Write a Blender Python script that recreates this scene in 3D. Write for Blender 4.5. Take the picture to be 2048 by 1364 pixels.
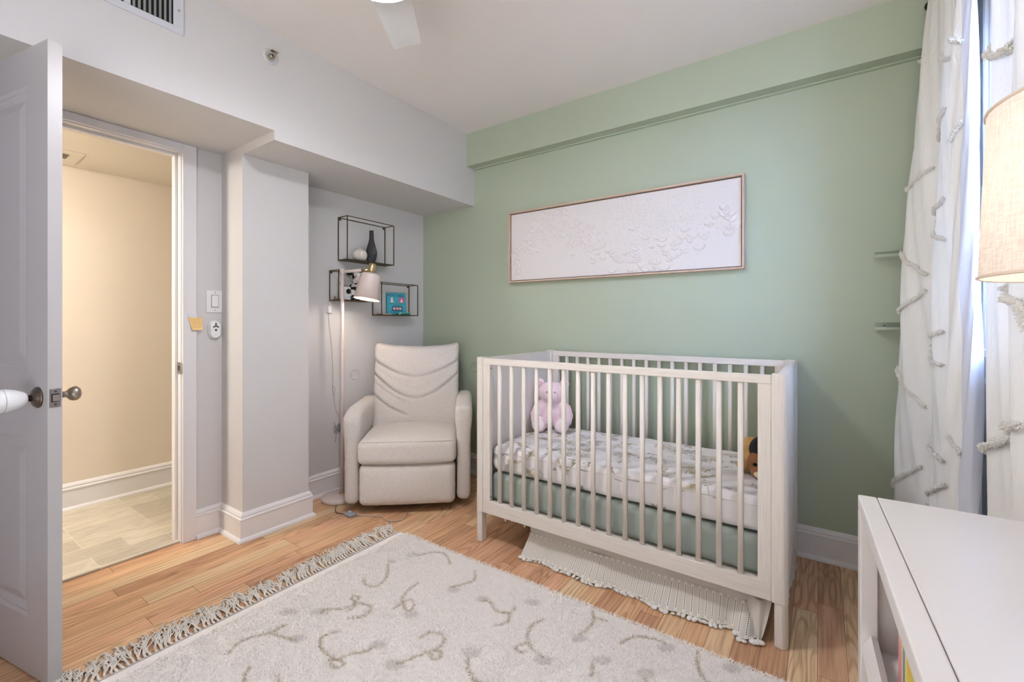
import bpy, bmesh, math, random
import numpy as np
from mathutils import Vector, Matrix, noise

# ------------------------------------------------------------------ clearing, camera, light, exposure
for o in list(bpy.data.objects):
    bpy.data.objects.remove(o)
SC = bpy.context.scene
COL = SC.collection
random.seed(7)
RNG = np.random.default_rng(7)


def srgb(r, g, b, a=1.0):
    f = lambda c: (c / 255 / 12.92) if c / 255 <= 0.04045 else ((c / 255 + 0.055) / 1.055) ** 2.4
    return (f(r), f(g), f(b), a)


YAW = math.radians(34.718)
FPX = 891.1
cam_d = bpy.data.cameras.new('camera')
cam = bpy.data.objects.new('camera', cam_d)
COL.objects.link(cam)
cam.location = (0, 0, 1.144)
cam.rotation_euler = (math.radians(90), 0, YAW)
cam_d.sensor_width = 36.0
cam_d.lens = 36.0 * FPX / 2048
cam_d.shift_y = -(682 - 644.23) / 2048
cam_d.clip_start = 0.02
SC.camera = cam

SC.view_settings.view_transform = 'Standard'
SC.view_settings.look = 'None'
SC.view_settings.gamma = 1.0
SC.view_settings.use_curve_mapping = False
SC.view_settings.exposure = 1.23

# added ambient fill that reaches the room from the open side behind the camera, bluer towards the window side (+x)
world = bpy.data.worlds.new('world')
SC.world = world
world.use_nodes = True
wn, wl = world.node_tree.nodes, world.node_tree.links
wn.clear()
w_out = wn.new('ShaderNodeOutputWorld')
w_bg = wn.new('ShaderNodeBackground')
w_tc = wn.new('ShaderNodeTexCoord')
w_sep = wn.new('ShaderNodeSeparateXYZ')
w_ramp = wn.new('ShaderNodeValToRGB')
w_ramp.color_ramp.elements[0].position = 0.55
w_ramp.color_ramp.elements[0].color = (1.0, 0.975, 0.935, 1)
w_ramp.color_ramp.elements[1].position = 0.85
w_ramp.color_ramp.elements[1].color = (0.85, 0.90, 1.05, 1)
wl.new(w_tc.outputs['Generated'], w_sep.inputs[0])
wl.new(w_sep.outputs['X'], w_ramp.inputs[0])
# added fill: lower half of the world brightened to light the ceiling
w_rz = wn.new('ShaderNodeValToRGB')
w_rz.color_ramp.elements[0].position = 0.0
w_rz.color_ramp.elements[0].color = (4.6, 4.6, 4.6, 1)
w_rz.color_ramp.elements[1].position = 0.02
w_rz.color_ramp.elements[1].color = (1, 1, 1, 1)
w_mx = wn.new('ShaderNodeMix'); w_mx.data_type = 'RGBA'; w_mx.blend_type = 'MULTIPLY'; w_mx.inputs[0].default_value = 1
wl.new(w_sep.outputs['Z'], w_rz.inputs[0])
wl.new(w_ramp.outputs[0], w_mx.inputs[6]); wl.new(w_rz.outputs[0], w_mx.inputs[7])
wl.new(w_mx.outputs[2], w_bg.inputs['Color'])
w_bg.inputs['Strength'].default_value = 0.37
wl.new(w_bg.outputs[0], w_out.inputs[0])


def area_light(name, loc, target, size, size_y, power, color, spread=180):
    l = bpy.data.lights.new(name, 'AREA')
    l.shape = 'RECTANGLE'
    l.size, l.size_y = size, size_y
    l.energy = power
    l.color = color
    l.spread = math.radians(spread)
    o = bpy.data.objects.new(name, l)
    COL.objects.link(o)
    o.location = loc
    o.rotation_euler = (Vector(target) - Vector(loc)).to_track_quat('-Z', 'Y').to_euler()
    return o


def point_light(name, loc, power, color, radius):
    l = bpy.data.lights.new(name, 'POINT')
    l.energy = power
    l.color = color
    l.shadow_soft_size = radius
    o = bpy.data.objects.new(name, l)
    COL.objects.link(o)
    o.location = loc
    return o


# cool daylight entering the window, ceiling fan lamp, hallway ceiling lamp
area_light('window_daylight', (2.6, -0.2, 2.5), (0.0, 2.2, 0.7), 2.0, 2.0, 2600, (0.38, 0.56, 1.0))
FAN = Vector((-1.168, 0.93, 2.25))
FAN_EMIT = 62.0
hall_l = area_light('hall_ceiling_lamp', (-3.15, -0.35, 2.07), (-3.3, 0.5, 0.0), 0.35, 0.35, 22, (1.0, 0.93, 0.84))
point_light('table_lamp_bulb_light', (0.313, 0.830, 1.325), 0.75, (1.0, 0.88, 0.77), 0.035)

# ------------------------------------------------------------------ materials
MATS = {}


def new_mat(name):
    m = bpy.data.materials.new(name)
    m.use_nodes = True
    nt = m.node_tree
    bs = nt.nodes['Principled BSDF']
    return m, nt, bs


def mat(name, rgb, rough=0.6, metal=0.0, bump=0.0, bscale=200.0, vary=0.0, vscale=6.0, emit=None, estr=0.0,
        trans=0.0, sheen=0.0, spec=None, stretch=None, alpha=1.0, coat=0.0):
    if name in MATS:
        return MATS[name]
    m, nt, bs = new_mat(name)
    col = srgb(*rgb)
    bs.inputs['Base Color'].default_value = col
    bs.inputs['Roughness'].default_value = rough
    bs.inputs['Metallic'].default_value = metal
    if spec is not None:
        bs.inputs['Specular IOR Level'].default_value = spec
    if sheen:
        bs.inputs['Sheen Weight'].default_value = sheen
    if coat:
        bs.inputs['Coat Weight'].default_value = coat
    if trans:
        bs.inputs['Transmission Weight'].default_value = trans
    bs.inputs['Alpha'].default_value = alpha
    tc = nt.nodes.new('ShaderNodeTexCoord')
    mp = nt.nodes.new('ShaderNodeMapping')
    nt.links.new(tc.outputs['Object'], mp.inputs[0])
    if stretch:
        mp.inputs['Scale'].default_value = stretch
    if vary:
        n = nt.nodes.new('ShaderNodeTexNoise')
        n.inputs['Scale'].default_value = vscale
        n.inputs['Detail'].default_value = 4
        r = nt.nodes.new('ShaderNodeValToRGB')
        r.color_ramp.elements[0].position = 0.3
        r.color_ramp.elements[1].position = 0.7
        r.color_ramp.elements[0].color = tuple(c * (1 - vary) for c in col[:3]) + (1,)
        r.color_ramp.elements[1].color = tuple(min(1, c * (1 + vary)) for c in col[:3]) + (1,)
        nt.links.new(mp.outputs[0], n.inputs['Vector'])
        nt.links.new(n.outputs[0], r.inputs[0])
        nt.links.new(r.outputs[0], bs.inputs['Base Color'])
    if bump:
        n2 = nt.nodes.new('ShaderNodeTexNoise')
        n2.inputs['Scale'].default_value = bscale
        n2.inputs['Detail'].default_value = 3
        b = nt.nodes.new('ShaderNodeBump')
        b.inputs['Strength'].default_value = bump
        b.inputs['Distance'].default_value = 0.004
        nt.links.new(mp.outputs[0], n2.inputs['Vector'])
        nt.links.new(n2.outputs[0], b.inputs['Height'])
        nt.links.new(b.outputs[0], bs.inputs['Normal'])
    if emit:
        bs.inputs['Emission Color'].default_value = srgb(*emit)
        bs.inputs['Emission Strength'].default_value = estr
    MATS[name] = m
    return m


def vcol_mat(name, rough=0.8, bump=0.0, bscale=300.0, sheen=0.0):
    m, nt, bs = new_mat(name)
    a = nt.nodes.new('ShaderNodeAttribute')
    a.attribute_name = 'Col'
    nt.links.new(a.outputs['Color'], bs.inputs['Base Color'])
    bs.inputs['Roughness'].default_value = rough
    if sheen:
        bs.inputs['Sheen Weight'].default_value = sheen
    if bump:
        tc = nt.nodes.new('ShaderNodeTexCoord')
        n2 = nt.nodes.new('ShaderNodeTexNoise')
        n2.inputs['Scale'].default_value = bscale
        b = nt.nodes.new('ShaderNodeBump')
        b.inputs['Strength'].default_value = bump
        b.inputs['Distance'].default_value = 0.004
        nt.links.new(tc.outputs['Object'], n2.inputs['Vector'])
        nt.links.new(n2.outputs[0], b.inputs['Height'])
        nt.links.new(b.outputs[0], bs.inputs['Normal'])
    return m


def wood_floor_mat():
    m, nt, bs = new_mat('oak_floor')
    N, L = nt.nodes, nt.links
    at = N.new('ShaderNodeAttribute'); at.attribute_name = 'Col'
    sp = N.new('ShaderNodeSeparateColor'); L.new(at.outputs['Color'], sp.inputs[0])
    tint = N.new('ShaderNodeValToRGB')
    cr = tint.color_ramp
    cr.elements[0].position = 0.0; cr.elements[0].color = srgb(164, 124, 92)
    cr.elements[1].position = 1.0; cr.elements[1].color = srgb(222, 194, 156)
    for p, c in ((0.2, (194, 152, 118)), (0.42, (220, 174, 140)), (0.62, (214, 174, 134)), (0.8, (224, 188, 150))):
        e = cr.elements.new(p); e.color = srgb(*c)
    L.new(sp.outputs[0], tint.inputs[0])
    tc = N.new('ShaderNodeTexCoord')
    off = N.new('ShaderNodeCombineXYZ')
    mul = N.new('ShaderNodeMath'); mul.operation = 'MULTIPLY'; mul.inputs[1].default_value = 37.0
    L.new(sp.outputs[1], mul.inputs[0]); L.new(mul.outputs[0], off.inputs[0]); L.new(mul.outputs[0], off.inputs[1])
    add = N.new('ShaderNodeVectorMath'); add.operation = 'ADD'
    L.new(tc.outputs['Object'], add.inputs[0]); L.new(off.outputs[0], add.inputs[1])
    # long grain
    mp = N.new('ShaderNodeMapping'); mp.inputs['Scale'].default_value = (95, 3.2, 1)
    L.new(add.outputs[0], mp.inputs[0])
    g1 = N.new('ShaderNodeTexNoise'); g1.inputs['Scale'].default_value = 1.0; g1.inputs['Detail'].default_value = 5
    L.new(mp.outputs[0], g1.inputs['Vector'])
    # cathedral rings
    mp2 = N.new('ShaderNodeMapping'); mp2.inputs['Scale'].default_value = (9, 1.1, 1)
    L.new(add.outputs[0], mp2.inputs[0])
    n3 = N.new('ShaderNodeTexNoise'); n3.inputs['Scale'].default_value = 1.0; n3.inputs['Detail'].default_value = 1.5
    L.new(mp2.outputs[0], n3.inputs['Vector'])
    m3 = N.new('ShaderNodeMath'); m3.operation = 'MULTIPLY'; m3.inputs[1].default_value = 95.0
    L.new(n3.outputs[0], m3.inputs[0])
    s3 = N.new('ShaderNodeMath'); s3.operation = 'SINE'; L.new(m3.outputs[0], s3.inputs[0])
    r3 = N.new('ShaderNodeMapRange'); r3.inputs['From Min'].default_value = -1; r3.inputs['From Max'].default_value = 1
    L.new(s3.outputs[0], r3.inputs['Value'])
    rg = N.new('ShaderNodeValToRGB')
    rg.color_ramp.elements[0].position = 0.36; rg.color_ramp.elements[0].color = (0.66, 0.58, 0.51, 1)
    rg.color_ramp.elements[1].position = 0.58; rg.color_ramp.elements[1].color = (1.06, 1.05, 1.03, 1)
    L.new(g1.outputs[0], rg.inputs[0])
    rr = N.new('ShaderNodeValToRGB')
    rr.color_ramp.elements[0].position = 0.0; rr.color_ramp.elements[0].color = (0.70, 0.62, 0.55, 1)
    rr.color_ramp.elements[1].position = 0.45; rr.color_ramp.elements[1].color = (1.03, 1.03, 1.03, 1)
    L.new(r3.outputs[0], rr.inputs[0])
    mx = N.new('ShaderNodeMix'); mx.data_type = 'RGBA'; mx.blend_type = 'MULTIPLY'; mx.inputs[0].default_value = 0.75
    L.new(tint.outputs[0], mx.inputs[6]); L.new(rg.outputs[0], mx.inputs[7])
    mx2 = N.new('ShaderNodeMix'); mx2.data_type = 'RGBA'; mx2.blend_type = 'MULTIPLY'
    L.new(sp.outputs[2], mx2.inputs[0])
    L.new(mx.outputs[2], mx2.inputs[6]); L.new(rr.outputs[0], mx2.inputs[7])
    L.new(mx2.outputs[2], bs.inputs['Base Color'])
    bs.inputs['Roughness'].default_value = 0.42
    bs.inputs['Specular IOR Level'].default_value = 0.35
    return m


def tile_mat():
    m, nt, bs = new_mat('beige_stone_tile')
    N, L = nt.nodes, nt.links
    tc = N.new('ShaderNodeTexCoord')
    br = N.new('ShaderNodeTexBrick')
    br.inputs['Scale'].default_value = 1.0
    br.inputs['Brick Width'].default_value = 0.305
    br.inputs['Row Height'].default_value = 0.1525
    br.offset = 0.5; br.offset_frequency = 4
    br.inputs['Mortar Size'].default_value = 0.0022
    br.inputs['Mortar Smooth'].default_value = 0.3
    br.inputs['Color1'].default_value = srgb(205, 196, 178)
    br.inputs['Color2'].default_value = srgb(176, 168, 152)
    br.inputs['Mortar'].default_value = srgb(206, 200, 186)
    mp = N.new('ShaderNodeMapping'); mp.inputs['Rotation'].default_value = (0, 0, math.radians(90))
    L.new(tc.outputs['Object'], mp.inputs[0]); L.new(mp.outputs[0], br.inputs['Vector'])
    n = N.new('ShaderNodeTexNoise'); n.inputs['Scale'].default_value = 9; n.inputs['Detail'].default_value = 6
    n.inputs['Distortion'].default_value = 1.2
    mp2 = N.new('ShaderNodeMapping'); mp2.inputs['Scale'].default_value = (2.2, 0.8, 1)
    L.new(tc.outputs['Object'], mp2.inputs[0]); L.new(mp2.outputs[0], n.inputs['Vector'])
    r = N.new('ShaderNodeValToRGB')
    r.color_ramp.elements[0].position = 0.35; r.color_ramp.elements[0].color = (0.90, 0.89, 0.87, 1)
    r.color_ramp.elements[1].position = 0.62; r.color_ramp.elements[1].color = (1.08, 1.08, 1.06, 1)
    L.new(n.outputs[0], r.inputs[0])
    mx = N.new('ShaderNodeMix'); mx.data_type = 'RGBA'; mx.blend_type = 'MULTIPLY'; mx.inputs[0].default_value = 1
    L.new(br.outputs['Color'], mx.inputs[6]); L.new(r.outputs[0], mx.inputs[7])
    L.new(mx.outputs[2], bs.inputs['Base Color'])
    bs.inputs['Roughness'].default_value = 0.5
    return m


def crib_wood_mat():
    m, nt, bs = new_mat('whitewashed_wood')
    N, L = nt.nodes, nt.links
    tc = N.new('ShaderNodeTexCoord')
    at = N.new('ShaderNodeAttribute'); at.attribute_name = 'Col'   # grain direction: R=1 for vertical members
    sp = N.new('ShaderNodeSeparateColor'); L.new(at.outputs['Color'], sp.inputs[0])
    outs = []
    for sc in ((8, 260, 260), (260, 260, 8)):
        mp = N.new('ShaderNodeMapping'); mp.inputs['Scale'].default_value = sc
        L.new(tc.outputs['Object'], mp.inputs[0])
        n = N.new('ShaderNodeTexNoise'); n.inputs['Scale'].default_value = 1; n.inputs['Detail'].default_value = 4
        L.new(mp.outputs[0], n.inputs['Vector'])
        outs.append(n)
    mx = N.new('ShaderNodeMix'); mx.data_type = 'FLOAT'
    L.new(sp.outputs[0], mx.inputs[0]); L.new(outs[0].outputs[0], mx.inputs[2]); L.new(outs[1].outputs[0], mx.inputs[3])
    r = N.new('ShaderNodeValToRGB')
    r.color_ramp.elements[0].position = 0.3; r.color_ramp.elements[0].color = srgb(212, 204, 195)
    r.color_ramp.elements[1].position = 0.55; r.color_ramp.elements[1].color = srgb(224, 217, 209)
    L.new(mx.outputs[0], r.inputs[0]); L.new(r.outputs[0], bs.inputs['Base Color'])
    b = N.new('ShaderNodeBump'); b.inputs['Strength'].default_value = 0.15; b.inputs['Distance'].default_value = 0.002
    L.new(mx.outputs[0], b.inputs['Height']); L.new(b.outputs[0], bs.inputs['Normal'])
    bs.inputs['Roughness'].default_value = 0.5
    return m


def skirt_mat():
    # gauzy woven cotton with vertical rows of small dark openwork holes (UV: u along the hem in metres, v down)
    m, nt, bs = new_mat('openwork_cotton')
    N, L = nt.nodes, nt.links
    uv = N.new('ShaderNodeUVMap')
    sp = N.new('ShaderNodeSeparateXYZ'); L.new(uv.outputs[0], sp.inputs[0])

    def M(op, a, b=None):
        n = N.new('ShaderNodeMath'); n.operation = op
        for i, v in enumerate((a, b)):
            if v is None:
                continue
            if isinstance(v, (int, float)):
                n.inputs[i].default_value = v
            else:
                L.new(v, n.inputs[i])
        return n.outputs[0]
    row = M('FRACT', M('DIVIDE', sp.outputs[0], 0.026))
    du = M('MULTIPLY', M('SUBTRACT', row, 0.5), 0.026)
    hole = M('FRACT', M('DIVIDE', sp.outputs[1], 0.0058))
    dv = M('MULTIPLY', M('SUBTRACT', hole, 0.5), 0.0058)
    d = M('SQRT', M('ADD', M('POWER', du, 2.0), M('POWER', dv, 2.0)))
    inhole = M('LESS_THAN', d, 0.0018)
    lo = M('GREATER_THAN', sp.outputs[1], 0.012)
    hi = M('LESS_THAN', sp.outputs[1], 0.092)
    fac = M('MULTIPLY', M('MULTIPLY', inhole, lo), hi)
    band = M('LESS_THAN', M('ABSOLUTE', du), 0.0045)
    mx0 = N.new('ShaderNodeMix'); mx0.data_type = 'RGBA'
    mx0.inputs[6].default_value = srgb(205, 200, 192); mx0.inputs[7].default_value = srgb(226, 222, 214)
    L.new(band, mx0.inputs[0])
    mx = N.new('ShaderNodeMix'); mx.data_type = 'RGBA'
    L.new(mx0.outputs[2], mx.inputs[6]); mx.inputs[7].default_value = srgb(70, 60, 52)
    L.new(fac, mx.inputs[0])
    L.new(mx.outputs[2], bs.inputs['Base Color'])
    bs.inputs['Roughness'].default_value = 0.9
    bs.inputs['Subsurface Weight'].default_value = 0.0
    return m


def cloth_mat(name, rgb, transl=0.35, bscale=90):
    m, nt, bs = new_mat(name)
    N, L = nt.nodes, nt.links
    bs.inputs['Base Color'].default_value = srgb(*rgb)
    bs.inputs['Roughness'].default_value = 0.9
    tr = N.new('ShaderNodeBsdfTranslucent'); tr.inputs['Color'].default_value = srgb(*rgb)
    mx = N.new('ShaderNodeMixShader'); mx.inputs[0].default_value = transl
    out = N['Material Output']
    L.new(bs.outputs[0], mx.inputs[1]); L.new(tr.outputs[0], mx.inputs[2]); L.new(mx.outputs[0], out.inputs[0])
    tc = N.new('ShaderNodeTexCoord')
    mp = N.new('ShaderNodeMapping'); mp.inputs['Scale'].default_value = (1, 1, 0.5)
    n = N.new('ShaderNodeTexNoise'); n.inputs['Scale'].default_value = bscale; n.inputs['Detail'].default_value = 5
    L.new(tc.outputs['Object'], mp.inputs[0]); L.new(mp.outputs[0], n.inputs['Vector'])
    n1 = N.new('ShaderNodeTexNoise'); n1.inputs['Scale'].default_value = 14; n1.inputs['Detail'].default_value = 3
    n1.inputs['Distortion'].default_value = 1.0
    L.new(mp.outputs[0], n1.inputs['Vector'])
    ad = N.new('ShaderNodeMath'); ad.operation = 'MULTIPLY_ADD'; ad.inputs[1].default_value = 2.5
    L.new(n1.outputs[0], ad.inputs[0]); L.new(n.outputs[0], ad.inputs[2])
    b = N.new('ShaderNodeBump'); b.inputs['Strength'].default_value = 0.35; b.inputs['Distance'].default_value = 0.006
    L.new(ad.outputs[0], b.inputs['Height']); L.new(b.outputs[0], bs.inputs['Normal'])
    return m


def boucle_mat():
    m, nt, bs = new_mat('boucle_fabric')
    N, L = nt.nodes, nt.links
    tc = N.new('ShaderNodeTexCoord')
    v = N.new('ShaderNodeTexVoronoi'); v.inputs['Scale'].default_value = 230
    n0 = N.new('ShaderNodeTexNoise'); n0.inputs['Scale'].default_value = 40; n0.inputs['Detail'].default_value = 3
    L.new(tc.outputs['Object'], n0.inputs['Vector'])
    mxv = N.new('ShaderNodeMix'); mxv.data_type = 'RGBA'; mxv.inputs[0].default_value = 0.06
    L.new(tc.outputs['Object'], mxv.inputs[6]); L.new(n0.outputs['Color'], mxv.inputs[7])
    L.new(mxv.outputs[2], v.inputs['Vector'])
    r = N.new('ShaderNodeValToRGB')
    r.color_ramp.elements[0].position = 0.0; r.color_ramp.elements[0].color = srgb(232, 225, 218)
    r.color_ramp.elements[1].position = 0.75; r.color_ramp.elements[1].color = srgb(208, 200, 193)
    L.new(v.outputs['Distance'], r.inputs[0]); L.new(r.outputs[0], bs.inputs['Base Color'])
    b = N.new('ShaderNodeBump'); b.inputs['Strength'].default_value = 0.55; b.inputs['Distance'].default_value = 0.004
    b.invert = True
    L.new(v.outputs['Distance'], b.inputs['Height']); L.new(b.outputs[0], bs.inputs['Normal'])
    bs.inputs['Roughness'].default_value = 0.95
    bs.inputs['Sheen Weight'].default_value = 0.2
    return m


def blotch_mat(name, c1, c2, scale, thr, bump=0.6, off=(0, 0, 0)):
    m, nt, bs = new_mat(name)
    N, L = nt.nodes, nt.links
    tc = N.new('ShaderNodeTexCoord')
    mp = N.new('ShaderNodeMapping'); mp.inputs['Location'].default_value = off
    L.new(tc.outputs['Object'], mp.inputs[0])
    n = N.new('ShaderNodeTexNoise'); n.inputs['Scale'].default_value = scale; n.inputs['Detail'].default_value = 2
    L.new(mp.outputs[0], n.inputs['Vector'])
    r = N.new('ShaderNodeValToRGB')
    r.color_ramp.elements[0].position = thr - 0.01; r.color_ramp.elements[0].color = srgb(*c1)
    r.color_ramp.elements[1].position = thr + 0.01; r.color_ramp.elements[1].color = srgb(*c2)
    L.new(n.outputs[0], r.inputs[0]); L.new(r.outputs[0], bs.inputs['Base Color'])
    bs.inputs['Roughness'].default_value = 0.95
    n2 = N.new('ShaderNodeTexNoise'); n2.inputs['Scale'].default_value = 320
    L.new(tc.outputs['Object'], n2.inputs['Vector'])
    b = N.new('ShaderNodeBump'); b.inputs['Strength'].default_value = bump; b.inputs['Distance'].default_value = 0.004
    L.new(n2.outputs[0], b.inputs['Height']); L.new(b.outputs[0], bs.inputs['Normal'])
    return m


def shade_fabric_mat(name, rgb, transl=0.5):
    m, nt, bs = new_mat(name)
    N, L = nt.nodes, nt.links
    tc = N.new('ShaderNodeTexCoord')
    cs = []
    for sc in ((60, 60, 700), (500, 500, 40)):
        mp = N.new('ShaderNodeMapping'); mp.inputs['Scale'].default_value = sc
        L.new(tc.outputs['Object'], mp.inputs[0])
        n = N.new('ShaderNodeTexNoise'); n.inputs['Scale'].default_value = 1; n.inputs['Detail'].default_value = 3
        L.new(mp.outputs[0], n.inputs['Vector']); cs.append(n)
    a = N.new('ShaderNodeMath'); a.operation = 'ADD'
    L.new(cs[0].outputs[0], a.inputs[0]); L.new(cs[1].outputs[0], a.inputs[1])
    r = N.new('ShaderNodeValToRGB')
    r.color_ramp.elements[0].position = 0.40; r.color_ramp.elements[0].color = srgb(*(int(c * 0.91) for c in rgb))
    r.color_ramp.elements[1].position = 0.56; r.color_ramp.elements[1].color = srgb(*rgb)
    hf = N.new('ShaderNodeMath'); hf.operation = 'MULTIPLY'; hf.inputs[1].default_value = 0.5
    L.new(a.outputs[0], hf.inputs[0]); L.new(hf.outputs[0], r.inputs[0])
    tr = N.new('ShaderNodeBsdfTranslucent'); L.new(r.outputs[0], tr.inputs['Color'])
    L.new(r.outputs[0], bs.inputs['Base Color']); bs.inputs['Roughness'].default_value = 0.9
    mx = N.new('ShaderNodeMixShader'); mx.inputs[0].default_value = transl
    L.new(bs.outputs[0], mx.inputs[1]); L.new(tr.outputs[0], mx.inputs[2])
    L.new(mx.outputs[0], N['Material Output'].inputs[0])
    return m


M_WHITE = mat('wall_white_paint', (207, 204, 202), 0.7, bump=0.04, bscale=120, vary=0.01, vscale=3)
M_CEIL = mat('ceiling_paint', (232, 226, 222), 0.8, vary=0.01, vscale=3)
M_GREEN = mat('sage_green_paint', (172, 182, 161), 0.6, bump=0.05, bscale=90, vary=0.02, vscale=2)
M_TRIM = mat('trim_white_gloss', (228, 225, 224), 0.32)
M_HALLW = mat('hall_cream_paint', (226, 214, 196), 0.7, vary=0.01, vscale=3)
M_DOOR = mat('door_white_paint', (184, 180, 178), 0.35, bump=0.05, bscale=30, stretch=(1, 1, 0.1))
M_NICKEL = mat('brushed_nickel', (172, 162, 150), 0.28, 1.0)
M_PLASTIC = mat('white_plastic', (232, 232, 232), 0.35)
M_GREYPL = mat('grey_plastic', (110, 106, 102), 0.5)
M_BLACK = mat('black_void', (14, 14, 14), 0.9)
M_BRONZE = mat('antique_bronze_wire', (92, 78, 52), 0.42, 0.8, vary=0.12, vscale=60)
M_BRASS = mat('satin_brass', (206, 188, 146), 0.33, 1.0)
M_BLUSH = mat('blush_enamel', (214, 199, 192), 0.35)
M_FLOOR = wood_floor_mat()
M_TILE = tile_mat()
M_CRIB = crib_wood_mat()
M_BOUCLE = boucle_mat()
M_CURT = cloth_mat('curtain_linen', (240, 238, 232), 0.07)
M_CURT2 = cloth_mat('curtain_lining', (220, 222, 230), 0.16, 40)
M_TUFT = mat('tuft_yarn', (232, 229, 222), 0.95, bump=0.8, bscale=300)
M_BOOKC = mat('satin_white_lacquer', (222, 217, 213), 0.3, vary=0.005)
M_GLASS = mat('clear_glass', (255, 255, 255), 0.02, trans=1.0)
M_ACRYL = mat('clear_acrylic', (238, 244, 236), 0.05, trans=0.93)

# ------------------------------------------------------------------ mesh helpers


class MB:
    """collects vertices and faces in world (or local) metres; build() links ONE mesh object"""

    def __init__(s):
        s.v = []; s.f = []; s.sm = []

    def add(s, vs, fs, smooth=False, M=None):
        o = len(s.v)
        if M is not None:
            vs = [M @ Vector(p) for p in vs]
        s.v += [tuple(p) for p in vs]
        s.f += [tuple(i + o for i in f) for f in fs]
        s.sm += [smooth] * len(fs)
        return s

    def box(s, x0, x1, y0, y1, z0, z1, M=None):
        x0, x1 = min(x0, x1), max(x0, x1); y0, y1 = min(y0, y1), max(y0, y1); z0, z1 = min(z0, z1), max(z0, z1)
        return s.add([(x0, y0, z0), (x1, y0, z0), (x1, y1, z0), (x0, y1, z0), (x0, y0, z1), (x1, y0, z1), (x1, y1, z1), (x0, y1, z1)],
                     [(3, 2, 1, 0), (4, 5, 6, 7), (0, 1, 5, 4), (1, 2, 6, 5), (2, 3, 7, 6), (3, 0, 4, 7)], False, M)

    def lathe(s, prof, c=(0, 0, 0), n=32, smooth=True, M=None, cap=True):
        """prof: list of (r, z) bottom to top around the z axis through c"""
        vs, fs = [], []
        for r, z in prof:
            for k in range(n):
                a = 2 * math.pi * k / n
                vs.append((c[0] + r * math.cos(a), c[1] + r * math.sin(a), c[2] + z))
        for i in range(len(prof) - 1):
            for k in range(n):
                a, b = i * n + k, i * n + (k + 1) % n
                fs.append((a, b, b + n, a + n))
        if cap:
            if prof[0][0] > 1e-6:
                fs.append(tuple(range(n - 1, -1, -1)))
            if prof[-1][0] > 1e-6:
                fs.append(tuple(range((len(prof) - 1) * n, len(prof) * n)))
        return s.add(vs, fs, smooth, M)

    def tube(s, pts, r, n=10, smooth=True, cap=True, M=None):
        pts = [Vector(p) for p in pts]
        rs = r if isinstance(r, (list, tuple)) else [r] * len(pts)
        vs, fs = [], []
        up = None
        for i, p in enumerate(pts):
            t = (pts[min(i + 1, len(pts) - 1)] - pts[max(i - 1, 0)])
            if t.length < 1e-9:
                t = Vector((0, 0, 1))
            t.normalize()
            if up is None:
                up = Vector((0, 0, 1)) if abs(t.z) < 0.9 else Vector((1, 0, 0))
            u = (up - t * up.dot(t))
            if u.length < 1e-6:
                u = t.orthogonal()
            u.normalize(); up = u
            w = t.cross(u)
            for k in range(n):
                a = 2 * math.pi * k / n
                vs.append(p + (u * math.cos(a) + w * math.sin(a)) * rs[i])
        for i in range(len(pts) - 1):
            for k in range(n):
                a, b = i * n + k, i * n + (k + 1) % n
                fs.append((a, b, b + n, a + n))
        if cap:
            fs.append(tuple(range(n - 1, -1, -1)))
            fs.append(tuple(range((len(pts) - 1) * n, len(pts) * n)))
        return s.add(vs, fs, smooth, M)

    def sphere(s, c, r, n=20, m=12, M=None):
        rx, ry, rz = (r, r, r) if isinstance(r, (int, float)) else r
        vs, fs = [], []
        for i in range(m + 1):
            th = math.pi * i / m
            for k in range(n):
                a = 2 * math.pi * k / n
                vs.append((c[0] + rx * math.sin(th) * math.cos(a), c[1] + ry * math.sin(th) * math.sin(a), c[2] - rz * math.cos(th)))
        for i in range(m):
            for k in range(n):
                a, b = i * n + k, i * n + (k + 1) % n
                fs.append((a, b, b + n, a + n))
        return s.add(vs, fs, True, M)

    def prism(s, poly, z0, z1, axis='z', smooth=False, M=None):
        n = len(poly)
        mp = {'z': lambda a, b, c: (a, b, c), 'y': lambda a, b, c: (a, c, b), 'x': lambda a, b, c: (c, a, b)}[axis]
        vs = [mp(a, b, z0) for a, b in poly] + [mp(a, b, z1) for a, b in poly]
        fs = [tuple(range(n - 1, -1, -1)), tuple(range(n, 2 * n))]
        for i in range(n):
            j = (i + 1) % n
            fs.append((i, j, j + n, i + n))
        s.add(vs, fs[:2], False, M)
        o = len(s.v) - 2 * n
        s.f += [tuple(i + o for i in f) for f in fs[2:]]
        s.sm += [smooth] * n
        return s

    def grid(s, P, smooth=True, close_u=False):
        """P[i][j] array of points"""
        ni, nj = len(P), len(P[0])
        vs = [p for row in P for p in row]
        fs = []
        for i in range(ni - 1 if not close_u else ni):
            for j in range(nj - 1):
                a = i * nj + j; b = ((i + 1) % ni) * nj + j
                fs.append((a, b, b + 1, a + 1))
        return s.add(vs, fs, smooth)

    def sweep(s, prof, path, closed=False):
        """prof: (d, z) closed polygon; path: xy polyline; d measured to the right-hand side of travel; mitred"""
        n = len(path)
        rows = []
        for i, p in enumerate(path):
            p = Vector(p)
            d1 = (p - Vector(path[i - 1])).normalized() if i > 0 else None
            d2 = (Vector(path[i + 1]) - p).normalized() if i < n - 1 else None
            if d1 is None: d1 = d2
            if d2 is None: d2 = d1
            n1 = Vector((d1.y, -d1.x)); n2 = Vector((d2.y, -d2.x))
            mvec = n1 + n2
            mvec /= mvec.dot(n1)
            rows.append([(p.x + mvec.x * d, p.y + mvec.y * d, z) for d, z in prof])
        k = len(prof)
        vs = [q for r in rows for q in r]
        fs = []
        for i in range(n - 1):
            for j in range(k):
                a = i * k + j; b = i * k + (j + 1) % k
                fs.append((a, a + k, b + k, b))
        fs.append(tuple(range(k)))
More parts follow.
